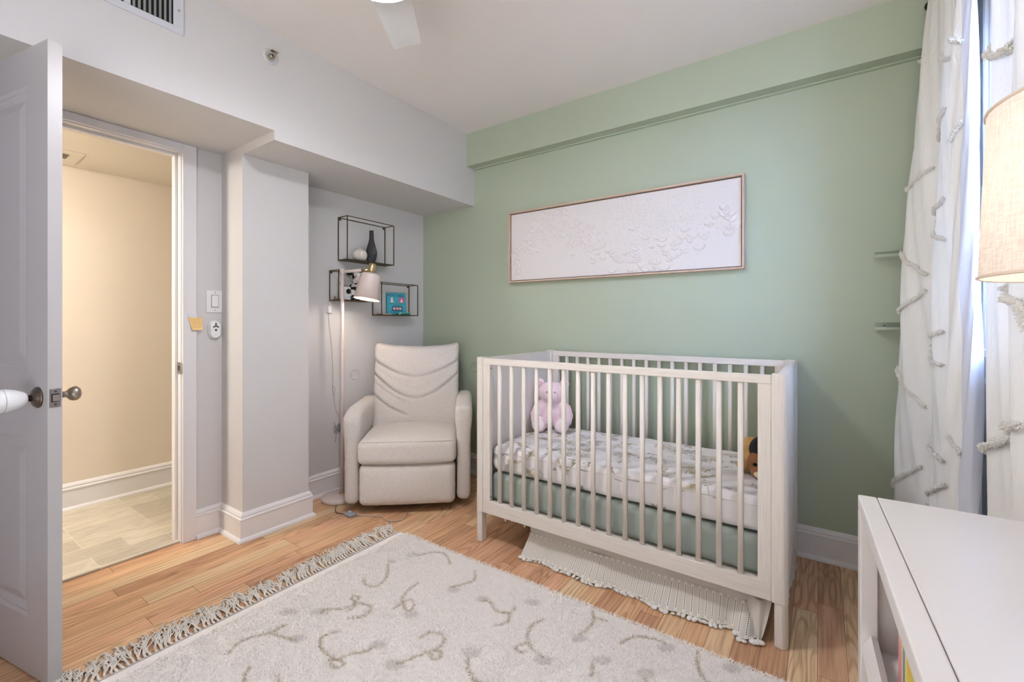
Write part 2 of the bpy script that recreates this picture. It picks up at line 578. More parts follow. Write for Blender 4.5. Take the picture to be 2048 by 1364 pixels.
        fs.append(tuple(range((n - 1) * k + k - 1, (n - 1) * k - 1, -1)))
        return s.add(vs, fs, False)

    def rbox(s, x0, x1, y0, y1, z0, z1, r, seg=0.02, fn=None, M=None, rr=None):
        """rounded box with dense faces; fn(p) -> p displaces"""
        lo = Vector((x0, y0, z0)); hi = Vector((x1, y1, z1))
        size = hi - lo
        ns = [max(4, int(round(size[i] / seg))) for i in range(3)]

        def coords(i):
            # cluster samples near the rounded ends
            L = size[i]
            rad = min(r, L / 2 - 1e-5)
            m = 5
            ends = [rad * (1 - math.cos(math.pi / 2 * k / m)) for k in range(m + 1)]
            mid = [rad + (L - 2 * rad) * k / ns[i] for k in range(1, ns[i])] if L > 2 * rad + 1e-4 else []
            full = ends + mid + [L - e for e in reversed(ends)]
            return [lo[i] + c for c in full]
        cs = [coords(i) for i in range(3)]
        key = {}
        vs, fs = [], []
        ilo = lo + Vector((min(r, size[0] / 2),) * 1 + (min(r, size[1] / 2), min(r, size[2] / 2)))
        ihi = hi - Vector((min(r, size[0] / 2), min(r, size[1] / 2), min(r, size[2] / 2)))

        def vid(i, j, k):
            kk = (i, j, k)
            if kk in key:
                return key[kk]
            p = Vector((cs[0][i], cs[1][j], cs[2][k]))
            q = Vector([min(max(p[a], ilo[a]), ihi[a]) for a in range(3)])
            d = p - q
            rad = [min(r, size[a] / 2) for a in range(3)]
            # normalise in max-norm cube -> sphere
            e = Vector([d[a] / rad[a] if rad[a] > 0 else 0 for a in range(3)])
            mlen = max(abs(e.x), abs(e.y), abs(e.z))
            if e.length > 1e-9:
                e = e / e.length * mlen
                # cube side -> equal angle feel
            p = q + Vector([e[a] * rad[a] for a in range(3)])
            if fn:
                p = fn(p)
            key[kk] = len(vs)
            vs.append(p)
            return key[kk]
        I, J, K = [len(c) - 1 for c in cs]
        for i in range(I):
            for j in range(J):
                fs.append((vid(i, j, 0), vid(i, j + 1, 0), vid(i + 1, j + 1, 0), vid(i + 1, j, 0)))
                fs.append((vid(i, j, K), vid(i + 1, j, K), vid(i + 1, j + 1, K), vid(i, j + 1, K)))
        for i in range(I):
            for k in range(K):
                fs.append((vid(i, 0, k), vid(i + 1, 0, k), vid(i + 1, 0, k + 1), vid(i, 0, k + 1)))
                fs.append((vid(i, J, k), vid(i, J, k + 1), vid(i + 1, J, k + 1), vid(i + 1, J, k)))
        for j in range(J):
            for k in range(K):
                fs.append((vid(0, j, k), vid(0, j, k + 1), vid(0, j + 1, k + 1), vid(0, j + 1, k)))
                fs.append((vid(I, j, k), vid(I, j + 1, k), vid(I, j + 1, k + 1), vid(I, j, k + 1)))
        return s.add(vs, fs, True, M)

    def build(s, name, m, parent=None, bevel=0.0, colors=None, local=False, origin=None, remesh=0.0, subsurf=0):
        """world coordinates; with a parent the vertices are moved into the parent's frame (unless local=True)"""
        me = bpy.data.meshes.new(name)
        vs = s.v
        o = bpy.data.objects.new(name, me)
        if parent is not None and not local:
            inv = WORLD[parent.name].inverted()
            vs = [tuple(inv @ Vector(p)) for p in vs]
        elif parent is None:
            if origin is None:
                a = np.array(vs)
                origin = ((a[:, 0].min() + a[:, 0].max()) / 2, (a[:, 1].min() + a[:, 1].max()) / 2, a[:, 2].min())
            vs = [(p[0] - origin[0], p[1] - origin[1], p[2] - origin[2]) for p in vs]
            o.location = origin
            WORLD[o.name] = Matrix.Translation(origin)
        me.from_pydata(vs, [], s.f)
        me.polygons.foreach_set('use_smooth', s.sm)
        me.materials.append(m)
        if colors is not None:
            ca = me.color_attributes.new('Col', 'FLOAT_COLOR', 'POINT')
            ca.data.foreach_set('color', np.asarray(colors, dtype=np.float32).ravel())
        me.update()
        COL.objects.link(o)
        if parent is not None:
            o.parent = parent
            WORLD[o.name] = WORLD[parent.name].copy()
        if remesh:
            md = o.modifiers.new('remesh', 'REMESH'); md.mode = 'VOXEL'; md.voxel_size = remesh; md.use_smooth_shade = True
            sm = o.modifiers.new('smooth', 'SMOOTH'); sm.iterations = 4; sm.factor = 0.5
        if bevel:
            md = o.modifiers.new('bevel', 'BEVEL'); md.width = bevel; md.segments = 2; md.limit_method = 'ANGLE'
            md.angle_limit = math.radians(40)
            md.harden_normals = False
        if subsurf:
            md = o.modifiers.new('sub', 'SUBSURF'); md.levels = md.render_levels = subsurf
        return o


WORLD = {}


def thing(name, label, cat, loc=(0, 0, 0), rotz=0.0, group=None, rot=None):
    o = bpy.data.objects.new(name, None)
    COL.objects.link(o)
    o.empty_display_size = 0.05
    o.location = loc
    o.rotation_euler = rot if rot else (0, 0, rotz)
    from mathutils import Euler
    WORLD[o.name] = Matrix.Translation(loc) @ Euler(o.rotation_euler, 'XYZ').to_matrix().to_4x4()
    return tag(o, label, cat, group)


def tag(o, label, cat, group=None):
    o['label'] = label
    o['category'] = cat
    if group:
        o['group'] = group
    return o


def struct(o, label=None, cat=None):
    o['kind'] = 'structure'
    if label: o['label'] = label
    if cat: o['category'] = cat
    return o


def catmull(pts, n=8):
    pts = [Vector(p) for p in pts]
    out = []
    for i in range(len(pts) - 1):
        p0 = pts[max(i - 1, 0)]; p1 = pts[i]; p2 = pts[i + 1]; p3 = pts[min(i + 2, len(pts) - 1)]
        for k in range(n):
            t = k / n
            out.append(0.5 * ((2 * p1) + (p2 - p0) * t + (2 * p0 - 5 * p1 + 4 * p2 - p3) * t * t + (3 * p1 - p0 - 3 * p2 + p3) * t ** 3))
    out.append(pts[-1])
    return out


def dup(o, parent=None, loc=None):
    c = o.copy()
    COL.objects.link(c)
    if parent is not None:
        c.parent = parent
    if loc is not None:
        c.location = loc
    return c


# ------------------------------------------------------------------ paint strokes into vertex colours
def paint(pts, cols, poly, width, color, jitter=0.0):
    """pts (N,2); poly list of xy; soft stroke"""
    c = np.array(srgb(*color)[:3])
    P = np.array([(p[0], p[1]) for p in catmull([(a, b, 0) for a, b in poly], 5)]) if len(poly) > 2 else np.array(poly)
    mn = P.min(0) - width * 2; mx = P.max(0) + width * 2
    idx = np.where((pts[:, 0] > mn[0]) & (pts[:, 0] < mx[0]) & (pts[:, 1] > mn[1]) & (pts[:, 1] < mx[1]))[0]
    if len(idx) == 0:
        return
    q = pts[idx]
    best = np.full(len(idx), 9.0)
    for i in range(len(P) - 1):
        a, b = P[i], P[i + 1]
        ab = b - a
        t = np.clip(((q - a) @ ab) / max(ab @ ab, 1e-12), 0, 1)
        d = np.linalg.norm(q - (a + t[:, None] * ab), axis=1)
        best = np.minimum(best, d)
    w = np.clip((width - best) / (width * 0.5), 0, 1)
    if jitter:
        w *= np.clip(RNG.normal(1 - jitter, jitter, len(w)), 0, 1)
    cols[idx, :3] = cols[idx, :3] * (1 - w[:, None]) + c * w[:, None]


def blob(pts, cols, c0, rx, ry, ang, color, strength=1.0, jitter=0.0):
    c = np.array(srgb(*color)[:3])
    d = pts - np.array(c0)
    ca, sa = math.cos(ang), math.sin(ang)
    u = (d[:, 0] * ca + d[:, 1] * sa) / rx
    v = (-d[:, 0] * sa + d[:, 1] * ca) / ry
    w = np.clip((1.15 - np.sqrt(u * u + v * v)) / 0.3, 0, 1) * strength
    idx = np.where(w > 0)[0]
    ww = w[idx]
    if jitter:
        ww = ww * np.clip(RNG.normal(1 - jitter, jitter, len(ww)), 0, 1)
    cols[idx, :3] = cols[idx, :3] * (1 - ww[:, None]) + c * ww[:, None]


# ================================================================== ROOM SHELL
XD, XN = -2.72, -2.7065          # door wall, alcove wall
XS, YS = -2.159, 2.523           # faces of the two soffits
YG, XR = 2.615, 0.48             # green wall, window wall
ZC, ZL, ZH, ZG = 2.537, 2.021, 2.066, 2.298
XC, YC0, YC1 = -2.48, 1.11, 1.475
YB = -0.8                        # room is left open beyond this line, behind the camera
HX = -3.76

# floor: real planks running along y
fl = MB(); fcol = []
pw = 0.0826
xi = -2.735
rnd = random.Random(11)
nrow = 0
while xi < XR:
    x1 = min(xi + pw, XR)
    y = YB - rnd.uniform(0, 0.8)
    while y < YG:
        ln = rnd.choice([0.45, 0.6, 0.75, 0.95, 1.2, 1.5])
        y1 = y + ln
        a, b = max(y, YB), min(y1, YG)
        if b - a > 0.02:
            g = 0.0006
            fl.add([(xi + g, a + g, 0), (x1 - g, a + g, 0), (x1 - g, b - g, 0), (xi + g, b - g, 0)], [(0, 1, 2, 3)])
            if xi > -0.55:
                tv = rnd.choice([0.62, 0.85, 0.30, 0.95, 0.5, 0.2])
            else:
                tv = rnd.choice([0.38, 0.45, 0.55, 0.62, 0.7, 0.85, 1.0, 0.3, 0.22, 0.78])
            tv += rnd.uniform(-0.05, 0.05)
            c = (max(0, min(1, tv)), rnd.random(), rnd.choice([0.1, 0.2, 0.75]), 1)
            fcol += [c] * 4
        y = y1
    xi += pw
nv = len(fl.v)
fl.box(-2.735, XR, YB, YG, -0.06, -0.0008)
fcol += [(0.0, 0.5, 0, 1)] * 8
floor = fl.build('floor', M_FLOOR, colors=fcol, origin=(0, 0, 0))
floor.data.materials.append(mat('gap_dark', (70, 46, 30), 0.9))
for p in floor.data.polygons:
    if p.index >= len(floor.data.polygons) - 6:
        p.material_index = 1
struct(floor)
hf = MB().box(-3.9, -2.735, YB, 2.6, -0.06, 0.0055)
struct(hf.build('floor', M_TILE, origin=(0, 0, 0)))

struct(MB().box(XS - 0.6, XR + 0.1, YB, YG + 0.1, ZC, ZC + 0.1).build('ceiling', M_CEIL))
struct(MB().box(-3.9, XD - 0.12, YB, 2.6, 2.095, 2.16).build('ceiling', mat('hall_ceiling_paint', (228, 220, 205), 0.8)))
# door wall with opening y 0.167..0.917
DY0, DY1, DZ = 0.167, 0.917, 2.023
dw = MB()
dw.box(XD - 0.115, XD, YB, DY0 - 0.02, 0, 2.2)
dw.box(XD - 0.115, XD, DY1 + 0.02, YC0 + 0.3, 0, 2.2)
dw.box(XD - 0.115, XD, DY0 - 0.02, DY1 + 0.02, DZ + 0.02, 2.2)
struct(dw.build('wall_left', M_WHITE))
struct(MB().box(XN - 0.12, XN, YC0 + 0.3, YG, 0, 2.2).build('wall_left_alcove', M_WHITE))
struct(MB().box(XN - 0.02, XC, YC0, YC1, 0, ZL).build('wall_left_column', M_WHITE))
# soffit over the door side (two heights)
prof = [(YB, ZH), (YC0, ZH), (YC0, ZL), (YG, ZL), (YG, ZC + 0.02), (YB, ZC + 0.02)]
struct(MB().prism(prof, XD - 0.13, XS, 'x').build('wall_left_soffit', M_WHITE))
# green wall, its soffit, thin shadow bead
struct(MB().box(XN, XR + 0.1, YG, YG + 0.1, 0, ZC).build('wall_back', M_GREEN))
gs = MB().box(XS, XR, YS, YG, ZG, ZC)
gs.box(XS, XR, YG - 0.022, YG, ZG - 0.006, ZG)
struct(gs.build('wall_back_soffit', M_GREEN))
# window wall with an opening
WY0, WY1, WZ0, WZ1 = 1.39, 2.06, 1.055, 2.36
rw = MB()
rw.box(XR, XR + 0.16, 0.30, WY0, 0, ZC)
rw.box(XR, XR + 0.16, WY1, YG + 0.1, 0, ZC)
rw.box(XR, XR + 0.16, WY0, WY1, 0, WZ0)
rw.box(XR, XR + 0.16, WY0, WY1, WZ1, ZC)
rw.box(XR, XR + 0.16, YB, 0.30, 0, ZC)
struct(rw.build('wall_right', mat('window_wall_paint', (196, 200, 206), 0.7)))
struct(MB().box(XD - 0.1, -1.25, YB - 0.1, YB, 0, ZC).build('wall_near_blocker', M_WHITE))  # unseen partial wall, added to hold fill light back from the door
# hallway
struct(MB().box(HX - 0.1, HX, YB, 2.6, 0, 2.1).build('wall_hall', M_HALLW))
struct(MB().box(HX - 0.1, XD - 0.1, 2.5, 2.6, 0, 2.1).build('wall_hall_end', M_HALLW))
struct(MB().box(HX - 0.1, XD - 0.1, YB - 0.1, YB, 0, 2.2).build('wall_hall_near', M_HALLW))

# baseboards
BB = [(0, 0), (0.030, 0), (0.030, 0.008), (0.026, 0.016), (0.0175, 0.021), (0.0165, 0.022), (0.0165, 0.112), (0.0205, 0.115), (0.0205, 0.121),
      (0.012, 0.126), (0.014, 0.133), (0.010, 0.142), (0.004, 0.148), (0, 0.150)]


def base(name, path, m=M_TRIM, h=1.0):
    o = MB().sweep([(d, z * h) for d, z in BB], path).build(name, m)
    return struct(o)


base('baseboard_left', [(XD, 0.982), (XD, YC0), (XC, YC0), (XC, YC1), (XN, YC1), (XN, YG), (XR, YG)])
base('baseboard_hall', [(HX, YB), (HX, 2.5), (XD - 0.115, 2.5)], h=1.1)
base('baseboard_near', [(XD, YB), (XD, 0.10)])

# door casing and jamb
jb = MB()
for y0, y1 in ((DY0 - 0.02, DY0), (DY1, DY1 + 0.02)):
    jb.box(XD - 0.115, XD + 0.001, y0, y1, 0, DZ)
jb.box(XD - 0.115, XD + 0.001, DY0 - 0.02, DY1 + 0.02, DZ, DZ + 0.02)
# door stop
jb.box(XD - 0.080, XD - 0.040, DY1 - 0.012, DY1, 0, DZ - 0.012)
jb.box(XD - 0.080, XD - 0.040, DY0, DY0 + 0.012, 0, DZ - 0.012)
jb.box(XD - 0.080, XD - 0.040, DY0, DY1, DZ - 0.012, DZ)
struct(jb.build('trim_1', M_TRIM, bevel=0.0015))
CS = 0.062
cas = MB()
cas.box(XD, XD + 0.017, DY1 + 0.005, DY1 + 0.005 + CS, 0, ZH)
cas.box(XD, XD + 0.017, DY0 - 0.005 - CS, DY0 - 0.005, 0, ZH)
cas.box(XD, XD + 0.017, DY0 - 0.005, DY1 + 0.005, DZ + 0.005, ZH)
casing = struct(cas.build('trim_2', M_TRIM, bevel=0.003))
th = MB().box(XD - 0.05, XD - 0.012, DY0, DY1, 0.0, 0.011)
struct(th.build('trim_3', M_TILE, bevel=0.003, origin=(0, 0, 0)))
# strike plate on the jamb
sp = thing('strike_plate', 'small worn metal strike plate on the white door jamb', 'strike plate', (XD - 0.02, DY1, 0.905))
MB().box(XD - 0.032, XD + 0.004, DY1 - 0.0015, DY1 - 0.0002, 0.875, 0.936).build('plate', mat('aged_steel', (150, 138, 124), 0.4, 0.9), sp, bevel=0.0005)
MB().box(XD - 0.024, XD - 0.008, DY1 - 0.0018, DY1 - 0.0014, 0.893, 0.918).build('latch_hole_shade', M_BLACK, sp)  # black patch stands for the shade in the latch hole
MB().tube([(XD + 0.004, DY1 - 0.001, 0.880), (XD + 0.019, DY1 + 0.001, 0.880), (XD + 0.019, DY1 + 0.001, 0.930), (XD + 0.004, DY1 - 0.001, 0.930)], 0.0016, 6).build('lip', MATS['aged_steel'], sp)

# hall ceiling vent
hv = thing('ceiling_vent', 'small white air vent in the hallway ceiling seen through the doorway', 'vent', (-3.57, 0.56, 2.095))
v = MB()
vx0, vx1, vy0, vy1 = -3.71, -3.43, 0.42, 0.70
v.box(vx0, vx1, vy0, vy1, 2.088, 2.0948)
v.build('frame', mat('vent_cream', (224, 216, 200), 0.5), hv, bevel=0.002)
s_ = MB()
for k in range(5):
    xx = vx1 - 0.055 - k * 0.020
    s_.box(xx - 0.014, xx, vy0 + 0.05, vy1 - 0.055, 2.0850, 2.0878)
s_.build('grille', mat('vent_shadow_grey', (120, 108, 92), 0.7), hv)  # grey strips stand in for the shade inside the vent slots

# wall vent on the soffit
av = thing('air_return_vent', 'large white metal air vent grille on the soffit near the ceiling', 'vent', (XS, 0.48, 2.321))
VZ0, VZ1, VY0, VY1 = 2.321, 2.515, 0.20, 0.738
fr = MB()
t_ = 0.036
fr.box(XS, XS + 0.006, VY0, VY1, VZ0, VZ0 + 0.028)
fr.box(XS, XS + 0.006, VY0, VY1, VZ1 - 0.028, VZ1)
fr.box(XS, XS + 0.006, VY0, VY0 + t_, VZ0 + 0.028, VZ1 - 0.028)
fr.box(XS, XS + 0.006, VY1 - t_, VY1, VZ0 + 0.028, VZ1 - 0.028)
MBAR = 0.556
fr.box(XS, XS + 0.006, MBAR - 0.010, MBAR + 0.010, VZ0 + 0.028, VZ1 - 0.028)
fr.build('frame', mat('vent_white_metal', (206, 208, 214), 0.4, 0.1), av, bevel=0.0015)
MB().box(XS + 0.0004, XS + 0.0012, VY0 + 0.01, VY1 - 0.01, VZ0 + 0.01, VZ1 - 0.01).build('duct_shade', M_BLACK, av)  # black sheet in place of the shade inside the duct
y = VY0 + t_ + 0.010
k = 0
while y < VY1 - t_ - 0.004:
    if abs(y - MBAR) > 0.013:
        ang = 0.55 if y > MBAR else -0.55
        M = Matrix.Translation((XS + 0.0038, y, 0)) @ Matrix.Rotation(ang, 4, 'Z')
        b = MB(); b.box(-0.0004, 0.0004, -0.0052, 0.0052, VZ0 + 0.030, VZ1 - 0.030, M)
        b.build('louvre', mat('louvre_metal', (172, 174, 172), 0.45, 0.2), av)
    y += 0.0165
for sy in (VY0 + 0.018, VY1 - 0.018):
    MB().lathe([(0.004, 0), (0.004, 0.0012), (0.002, 0.002), (0, 0.002)], n=12, M=Matrix.Translation((XS + 0.006, sy, 2.415)) @ Matrix.Rotation(math.radians(90), 4, 'Y')).build('screw', M_NICKEL, av)

# sprinkler head on the soffit
sk = thing('fire_sprinkler', 'small sidewall fire sprinkler head with a round white escutcheon', 'sprinkler', (XS, 1.092, 2.405))
RY = Matrix.Translation((XS, 1.092, 2.410)) @ Matrix.Rotation(math.radians(90), 4, 'Y')
MB().lathe([(0.036, 0), (0.036, 0.002), (0.030, 0.0045), (0.024, 0.005), (0.022, 0.002), (0.0, 0.002)], M=RY).build('escutcheon', mat('escutcheon_white', (205, 205, 205), 0.4, 0.2), sk)
MB().lathe([(0.013, 0.002), (0.013, 0.012), (0.010, 0.014), (0.010, 0.022), (0.006, 0.022), (0.006, 0.004)], M=RY, cap=False).build('nozzle', M_NICKEL, sk)
fm = MB()
fm.tube([(XS + 0.014, 1.082, 2.410), (XS + 0.030, 1.084, 2.412), (XS + 0.040, 1.092, 2.418)], 0.0018, 6)
fm.tube([(XS + 0.014, 1.102, 2.410), (XS + 0.030, 1.100, 2.412), (XS + 0.040, 1.092, 2.418)], 0.0018, 6)
fm.build('frame_arms', M_NICKEL, sk)
MB().box(XS + 0.024, XS + 0.044, 1.076, 1.108, 2.4225, 2.4240).build('deflector', M_NICKEL, sk)
MB().sphere((XS + 0.018, 1.092, 2.410), 0.004).build('bulb', mat('sprinkler_bulb', (120, 40, 20), 0.3), sk)

# ================================================================== OPEN DOOR
ddir = Vector((0.979, 0.204, 0)).normalized()
hinge = Vector((XD + 0.012 - 0.0036, DY0 + 0.0175, 0))
dang = math.atan2(ddir.y, ddir.x)
door = thing('door_1', 'open white two-panel interior door', 'door', (hinge.x, hinge.y, 0), dang)
door['kind'] = 'structure'
DWD = 0.738
TK = 0.0175


def pnl_rings(u0, u1, z0, z1):
    # nested rectangles: outer, inner of moulding, flat field ; with depth below the stile face
    return [((u0, u1, z0, z1), 0.0), ((u0 + 0.010, u1 - 0.010, z0 + 0.010, z1 - 0.010), -0.005), ((u0 + 0.016, u1 - 0.016, z0 + 0.016, z1 - 0.016), -0.0045),
            ((u0 + 0.036, u1 - 0.036, z0 + 0.036, z1 - 0.036), -0.0105), ((u0 + 0.040, u1 - 0.040, z0 + 0.040, z1 - 0.040), -0.0105),
            ((u0 + 0.066, u1 - 0.066, z0 + 0.066, z1 - 0.066), -0.004)]


leaf = MB()
panels = [(0.125, DWD - 0.125, 0.985, 1.910), (0.125, DWD - 0.125, 0.190, 0.770)]
for sgn in (-1, 1):
    fy = sgn * TK
    # stiles and rails as faces around panels
    us = [0, panels[0][0], panels[0][1], DWD]
    zs = [0.008, panels[1][2], panels[1][3], panels[0][2], panels[0][3], 2.03]
    for i in range(3):
        for j in range(5):
            if i == 1 and j in (1, 3):
                continue
            q = [(us[i], fy, zs[j]), (us[i + 1], fy, zs[j]), (us[i + 1], fy, zs[j + 1]), (us[i], fy, zs[j + 1])]
            leaf.add(q, [(0, 1, 2, 3) if sgn < 0 else (3, 2, 1, 0)])
    for u0, u1, z0, z1 in panels:
        rings = pnl_rings(u0, u1, z0, z1)
        vs, fs = [], []
        for (a, b, c, d), dep in rings:
            yy = sgn * (TK + dep)
            vs += [(a, yy, c), (b, yy, c), (b, yy, d), (a, yy, d)]
        for r_ in range(len(rings) - 1):
            for e in range(4):
                f = (r_ * 4 + e, r_ * 4 + (e + 1) % 4, (r_ + 1) * 4 + (e + 1) % 4, (r_ + 1) * 4 + e)
                fs.append(f if sgn < 0 else f[::-1])
        l4 = (len(rings) - 1) * 4
        fs.append((l4, l4 + 1, l4 + 2, l4 + 3) if sgn < 0 else (l4 + 3, l4 + 2, l4 + 1, l4))
        leaf.add(vs, fs)
# edges
z0, z1 = 0.008, 2.03
leaf.add([(DWD, -TK, z0), (DWD, TK, z0), (DWD, TK, z1), (DWD, -TK, z1)], [(0, 1, 2, 3)])
leaf.add([(0, -TK, z0), (0, TK, z0), (0, TK, z1), (0, -TK, z1)], [(3, 2, 1, 0)])
leaf.add([(0, -TK, z1), (DWD, -TK, z1), (DWD, TK, z1), (0, TK, z1)], [(0, 1, 2, 3)])
leaf.add([(0, -TK, z0), (DWD, -TK, z0), (DWD, TK, z0), (0, TK, z0)], [(3, 2, 1, 0)])
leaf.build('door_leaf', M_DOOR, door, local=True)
KZ = 0.905; KU = DWD - 0.060
RXn = Matrix.Translation((KU, -TK, KZ)) @ Matrix.Rotation(math.radians(90), 4, 'X')     # local z -> -y (towards camera)
RXp = Matrix.Translation((KU, TK, KZ)) @ Matrix.Rotation(math.radians(-90), 4, 'X')
ROSE = [(0.0335, 0), (0.0335, 0.003), (0.030, 0.006), (0.027, 0.007), (0.026, 0.010), (0.014, 0.013), (0.012, 0.016), (0.0, 0.016)]
M_KNOB = mat('pewter_rose', (112, 100, 90), 0.32, 1.0)
MB().lathe(ROSE, M=RXn).build('knob_rose', M_KNOB, door, local=True)
MB().lathe([(0.010, 0.010), (0.0095, 0.028), (0.013, 0.032), (0.013, 0.036), (0.0, 0.036)], M=RXn).build('knob_neck', M_KNOB, door, local=True)
# white child-proof cover enclosing the knob, egg shaped
cov = MB().lathe([(0.0, 0.026), (0.017, 0.028), (0.022, 0.034), (0.030, 0.050), (0.0355, 0.072), (0.036, 0.088), (0.032, 0.102), (0.022, 0.112), (0.010, 0.116), (0, 0.1165)], n=40, M=RXn)
cov.build('knob_cover', M_PLASTIC, door, local=True)
MB().lathe([(0.0366, 0.080), (0.0366, 0.0815)], n=40, M=RXn, cap=False).build('cover_seam', mat('seam_grey', (170, 170, 172), 0.5), door, local=True)
MB().lathe(ROSE, M=RXp).build('knob_rose', M_KNOB, door, local=True)
MB().lathe([(0.0105, 0.010), (0.010, 0.032), (0.013, 0.036), (0.0215, 0.043), (0.0245, 0.052), (0.0235, 0.060), (0.017, 0.067), (0.0, 0.069)], M=RXp).build('door_knob', M_NICKEL, door, local=True)
lp = MB().box(DWD, DWD + 0.0012, -0.0135, 0.0135, KZ - 0.030, KZ + 0.028)
lp.build('latch_plate', mat('latch_steel', (170, 162, 156), 0.35, 1.0), door, local=True)
lb = MB(); lb.add([(DWD + 0.001, -0.007, KZ - 0.010), (DWD + 0.001, 0.007, KZ - 0.010), (DWD + 0.001, 0.007, KZ + 0.010), (DWD + 0.001, -0.007, KZ + 0.010),
                   (DWD + 0.012, 0.006, KZ - 0.010), (DWD + 0.012, 0.006, KZ + 0.010)],
                  [(0, 1, 4), (3, 5, 2), (0, 4, 5, 3), (1, 2, 5, 4)])
lb.build('latch_bolt', mat('latch_bolt_metal', (120, 112, 104), 0.5, 0.8), door, local=True)
MB().box(DWD + 0.0012, DWD + 0.0016, -0.0095, 0.0095, KZ - 0.013, KZ + 0.013).build('latch_recess_shade', M_BLACK, door, local=True)  # shade around the bolt put in as a flat black patch
for dz in (-0.021, 0.021):
    MB().lathe([(0.004, 0), (0.0035, 0.001), (0.0, 0.001)], n=12, M=Matrix.Translation((DWD + 0.0012, 0, KZ + dz)) @ Matrix.Rotation(math.radians(90), 4, 'Y')).build('screw', M_KNOB, door, local=True)
for hz in (0.25, 1.05, 1.80):
    MB().tube([(-0.004, -0.016, hz), (-0.004, -0.016, hz + 0.09)], 0.005, 8).build('hinge', M_NICKEL, door, local=True)

# ================================================================== small wall fittings beside the door
xw = XD
sw = thing('light_switch', 'white rocker light switch plate above the wall remote', 'light switch', (xw, 1.072, 1.256))
MB().box(xw, xw + 0.0055, 1.033, 1.1095, 1.196, 1.316).build('plate', M_TRIM, sw, bevel=0.002)
MB().box(xw + 0.0055, xw + 0.0062, 1.056, 1.0935, 1.2235, 1.2915).build('rocker_frame', mat('switch_gap', (140, 134, 130), 0.5), sw)
MB().box(xw + 0.0058, xw + 0.0085, 1.0585, 1.091, 1.228, 1.289).build('rocker', M_PLASTIC, sw, bevel=0.0012)
for z in (1.209, 1.304):
    MB().lathe([(0.003, 0), (0.0028, 0.001), (0, 0.001)], n=10, M=Matrix.Translation((xw + 0.0055, 1.075, z)) @ Matrix.Rotation(math.radians(90), 4, 'Y')).build('screw', M_NICKEL, sw)

rc = thing('wall_remote', 'small rounded white remote control with a grey three-lobed emblem, mounted below the light switch', 'remote control', (xw, 1.072, 1.10))
RC = Matrix.Translation((xw, 1.072, 1.104)) @ Matrix.Rotation(math.radians(90), 4, 'Y')


def stadium(a, b, n=14, cx=0, cy=0):
    """half height a, half width b (rounded) in local x (=down) , y"""
    out = []
    for k in range(n + 1):
        t = math.pi * k / n
        out.append((cx + (a - b) + b * math.sin(t), cy + b * math.cos(t)))
    for k in range(n + 1):
        t = math.pi * k / n
        out.append((cx - (a - b) - b * math.sin(t), cy - b * math.cos(t)))
    return out


b = MB(); b.prism(stadium(0.050, 0.030), 0.0, 0.010, M=RC)
b.build('wall_cradle', M_PLASTIC, rc, bevel=0.003)
b = MB(); b.prism(stadium(0.046, 0.0265), 0.010, 0.024, M=RC)
b.build('remote_body', M_PLASTIC, rc, bevel=0.005)
em = MB()
for k in range(3):
    a = math.pi + k * 2 * math.pi / 3
    c, s2 = math.cos(a), math.sin(a)
    poly = []
    for px, py in ((0, -0.004), (0.012, -0.0045), (0.0165, -0.003), (0.0175, 0), (0.0165, 0.003), (0.012, 0.0045), (0, 0.004)):
        poly.append((-0.020 + px * c - py * s2, px * s2 + py * c))
    em.prism(poly, 0.0238, 0.0248, M=RC)
em.build('emblem', M_GREYPL, rc)
MB().lathe([(0.0058, 0.0235), (0.0058, 0.0248), (0.0, 0.0248)], c=(0.003, 0, 0), n=18, M=RC).build('button', mat('dark_button', (70, 66, 64), 0.4), rc)
b = MB(); b.box(0.0275, 0.0285, -0.006, 0.007, 0.0235, 0.0246, RC)
b.build('brand_mark', M_GREYPL, rc)
for q in ((0.006, -0.0175), (0.002, -0.016)):
    MB().lathe([(0.0012, 0.0235), (0.0012, 0.0246), (0, 0.0246)], c=(q[0], q[1], 0), n=8, M=RC).build('dot', M_GREYPL, rc)

# sticky note taped to the casing
nt_ = thing('sticky_note', 'small yellow sticky note with faint handwriting taped to the door casing', 'note', (xw + 0.02, 0.978, 1.13))
P = []
cy0, cz0 = 0.978, 1.137
for i in range(13):
    row = []
    for j in range(13):
        u, w = i / 12, j / 12
        y_ = cy0 - 0.033 + 0.062 * u + 0.016 * w * (1 - u) * 0.9
        z_ = cz0 + 0.034 - 0.068 * w + 0.006 * u * (1 - w) * -1.0
        curl = 0.012 * w * w + 0.006 * max(0, u - 0.7) * (1 - w) * 3
        row.append((xw + 0.0185 + curl + 0.001, y_, z_))
    P.append(row)
MB().grid(P).build('paper', mat('note_yellow', (244, 206, 138), 0.8), nt_)
wr = MB()
rn = random.Random(3)
for li in range(5):
    w = 0.16 + li * 0.16
    u = 0.12 + (0.12 if li in (2, 3) else 0)
    while u < 0.85:
        L_ = rn.uniform(0.05, 0.16)
        pts = []
        for k in range(7):
            uu = u + L_ * k / 6
            ww = w + 0.022 * math.sin(k * 2.2 + li)
            y_ = cy0 - 0.033 + 0.062 * uu + 0.016 * ww * (1 - uu) * 0.9
            z_ = cz0 + 0.034 - 0.068 * ww - 0.006 * uu * (1 - ww)
            pts.append((xw + 0.0200 + 0.012 * ww * ww + 0.006 * max(0, uu - 0.7) * (1 - ww) * 3, y_, z_))
        wr.tube(pts, 0.00035, 4)
        u += L_ + 0.05
wr.build('handwriting', mat('pencil_brown', (160, 118, 60), 0.8), nt_)
MB().box(xw + 0.0175, xw + 0.0190, cy0 - 0.036, cy0 + 0.006, cz0 + 0.026, cz0 + 0.050).build('tape', mat('clear_tape', (225, 225, 228), 0.2), nt_)

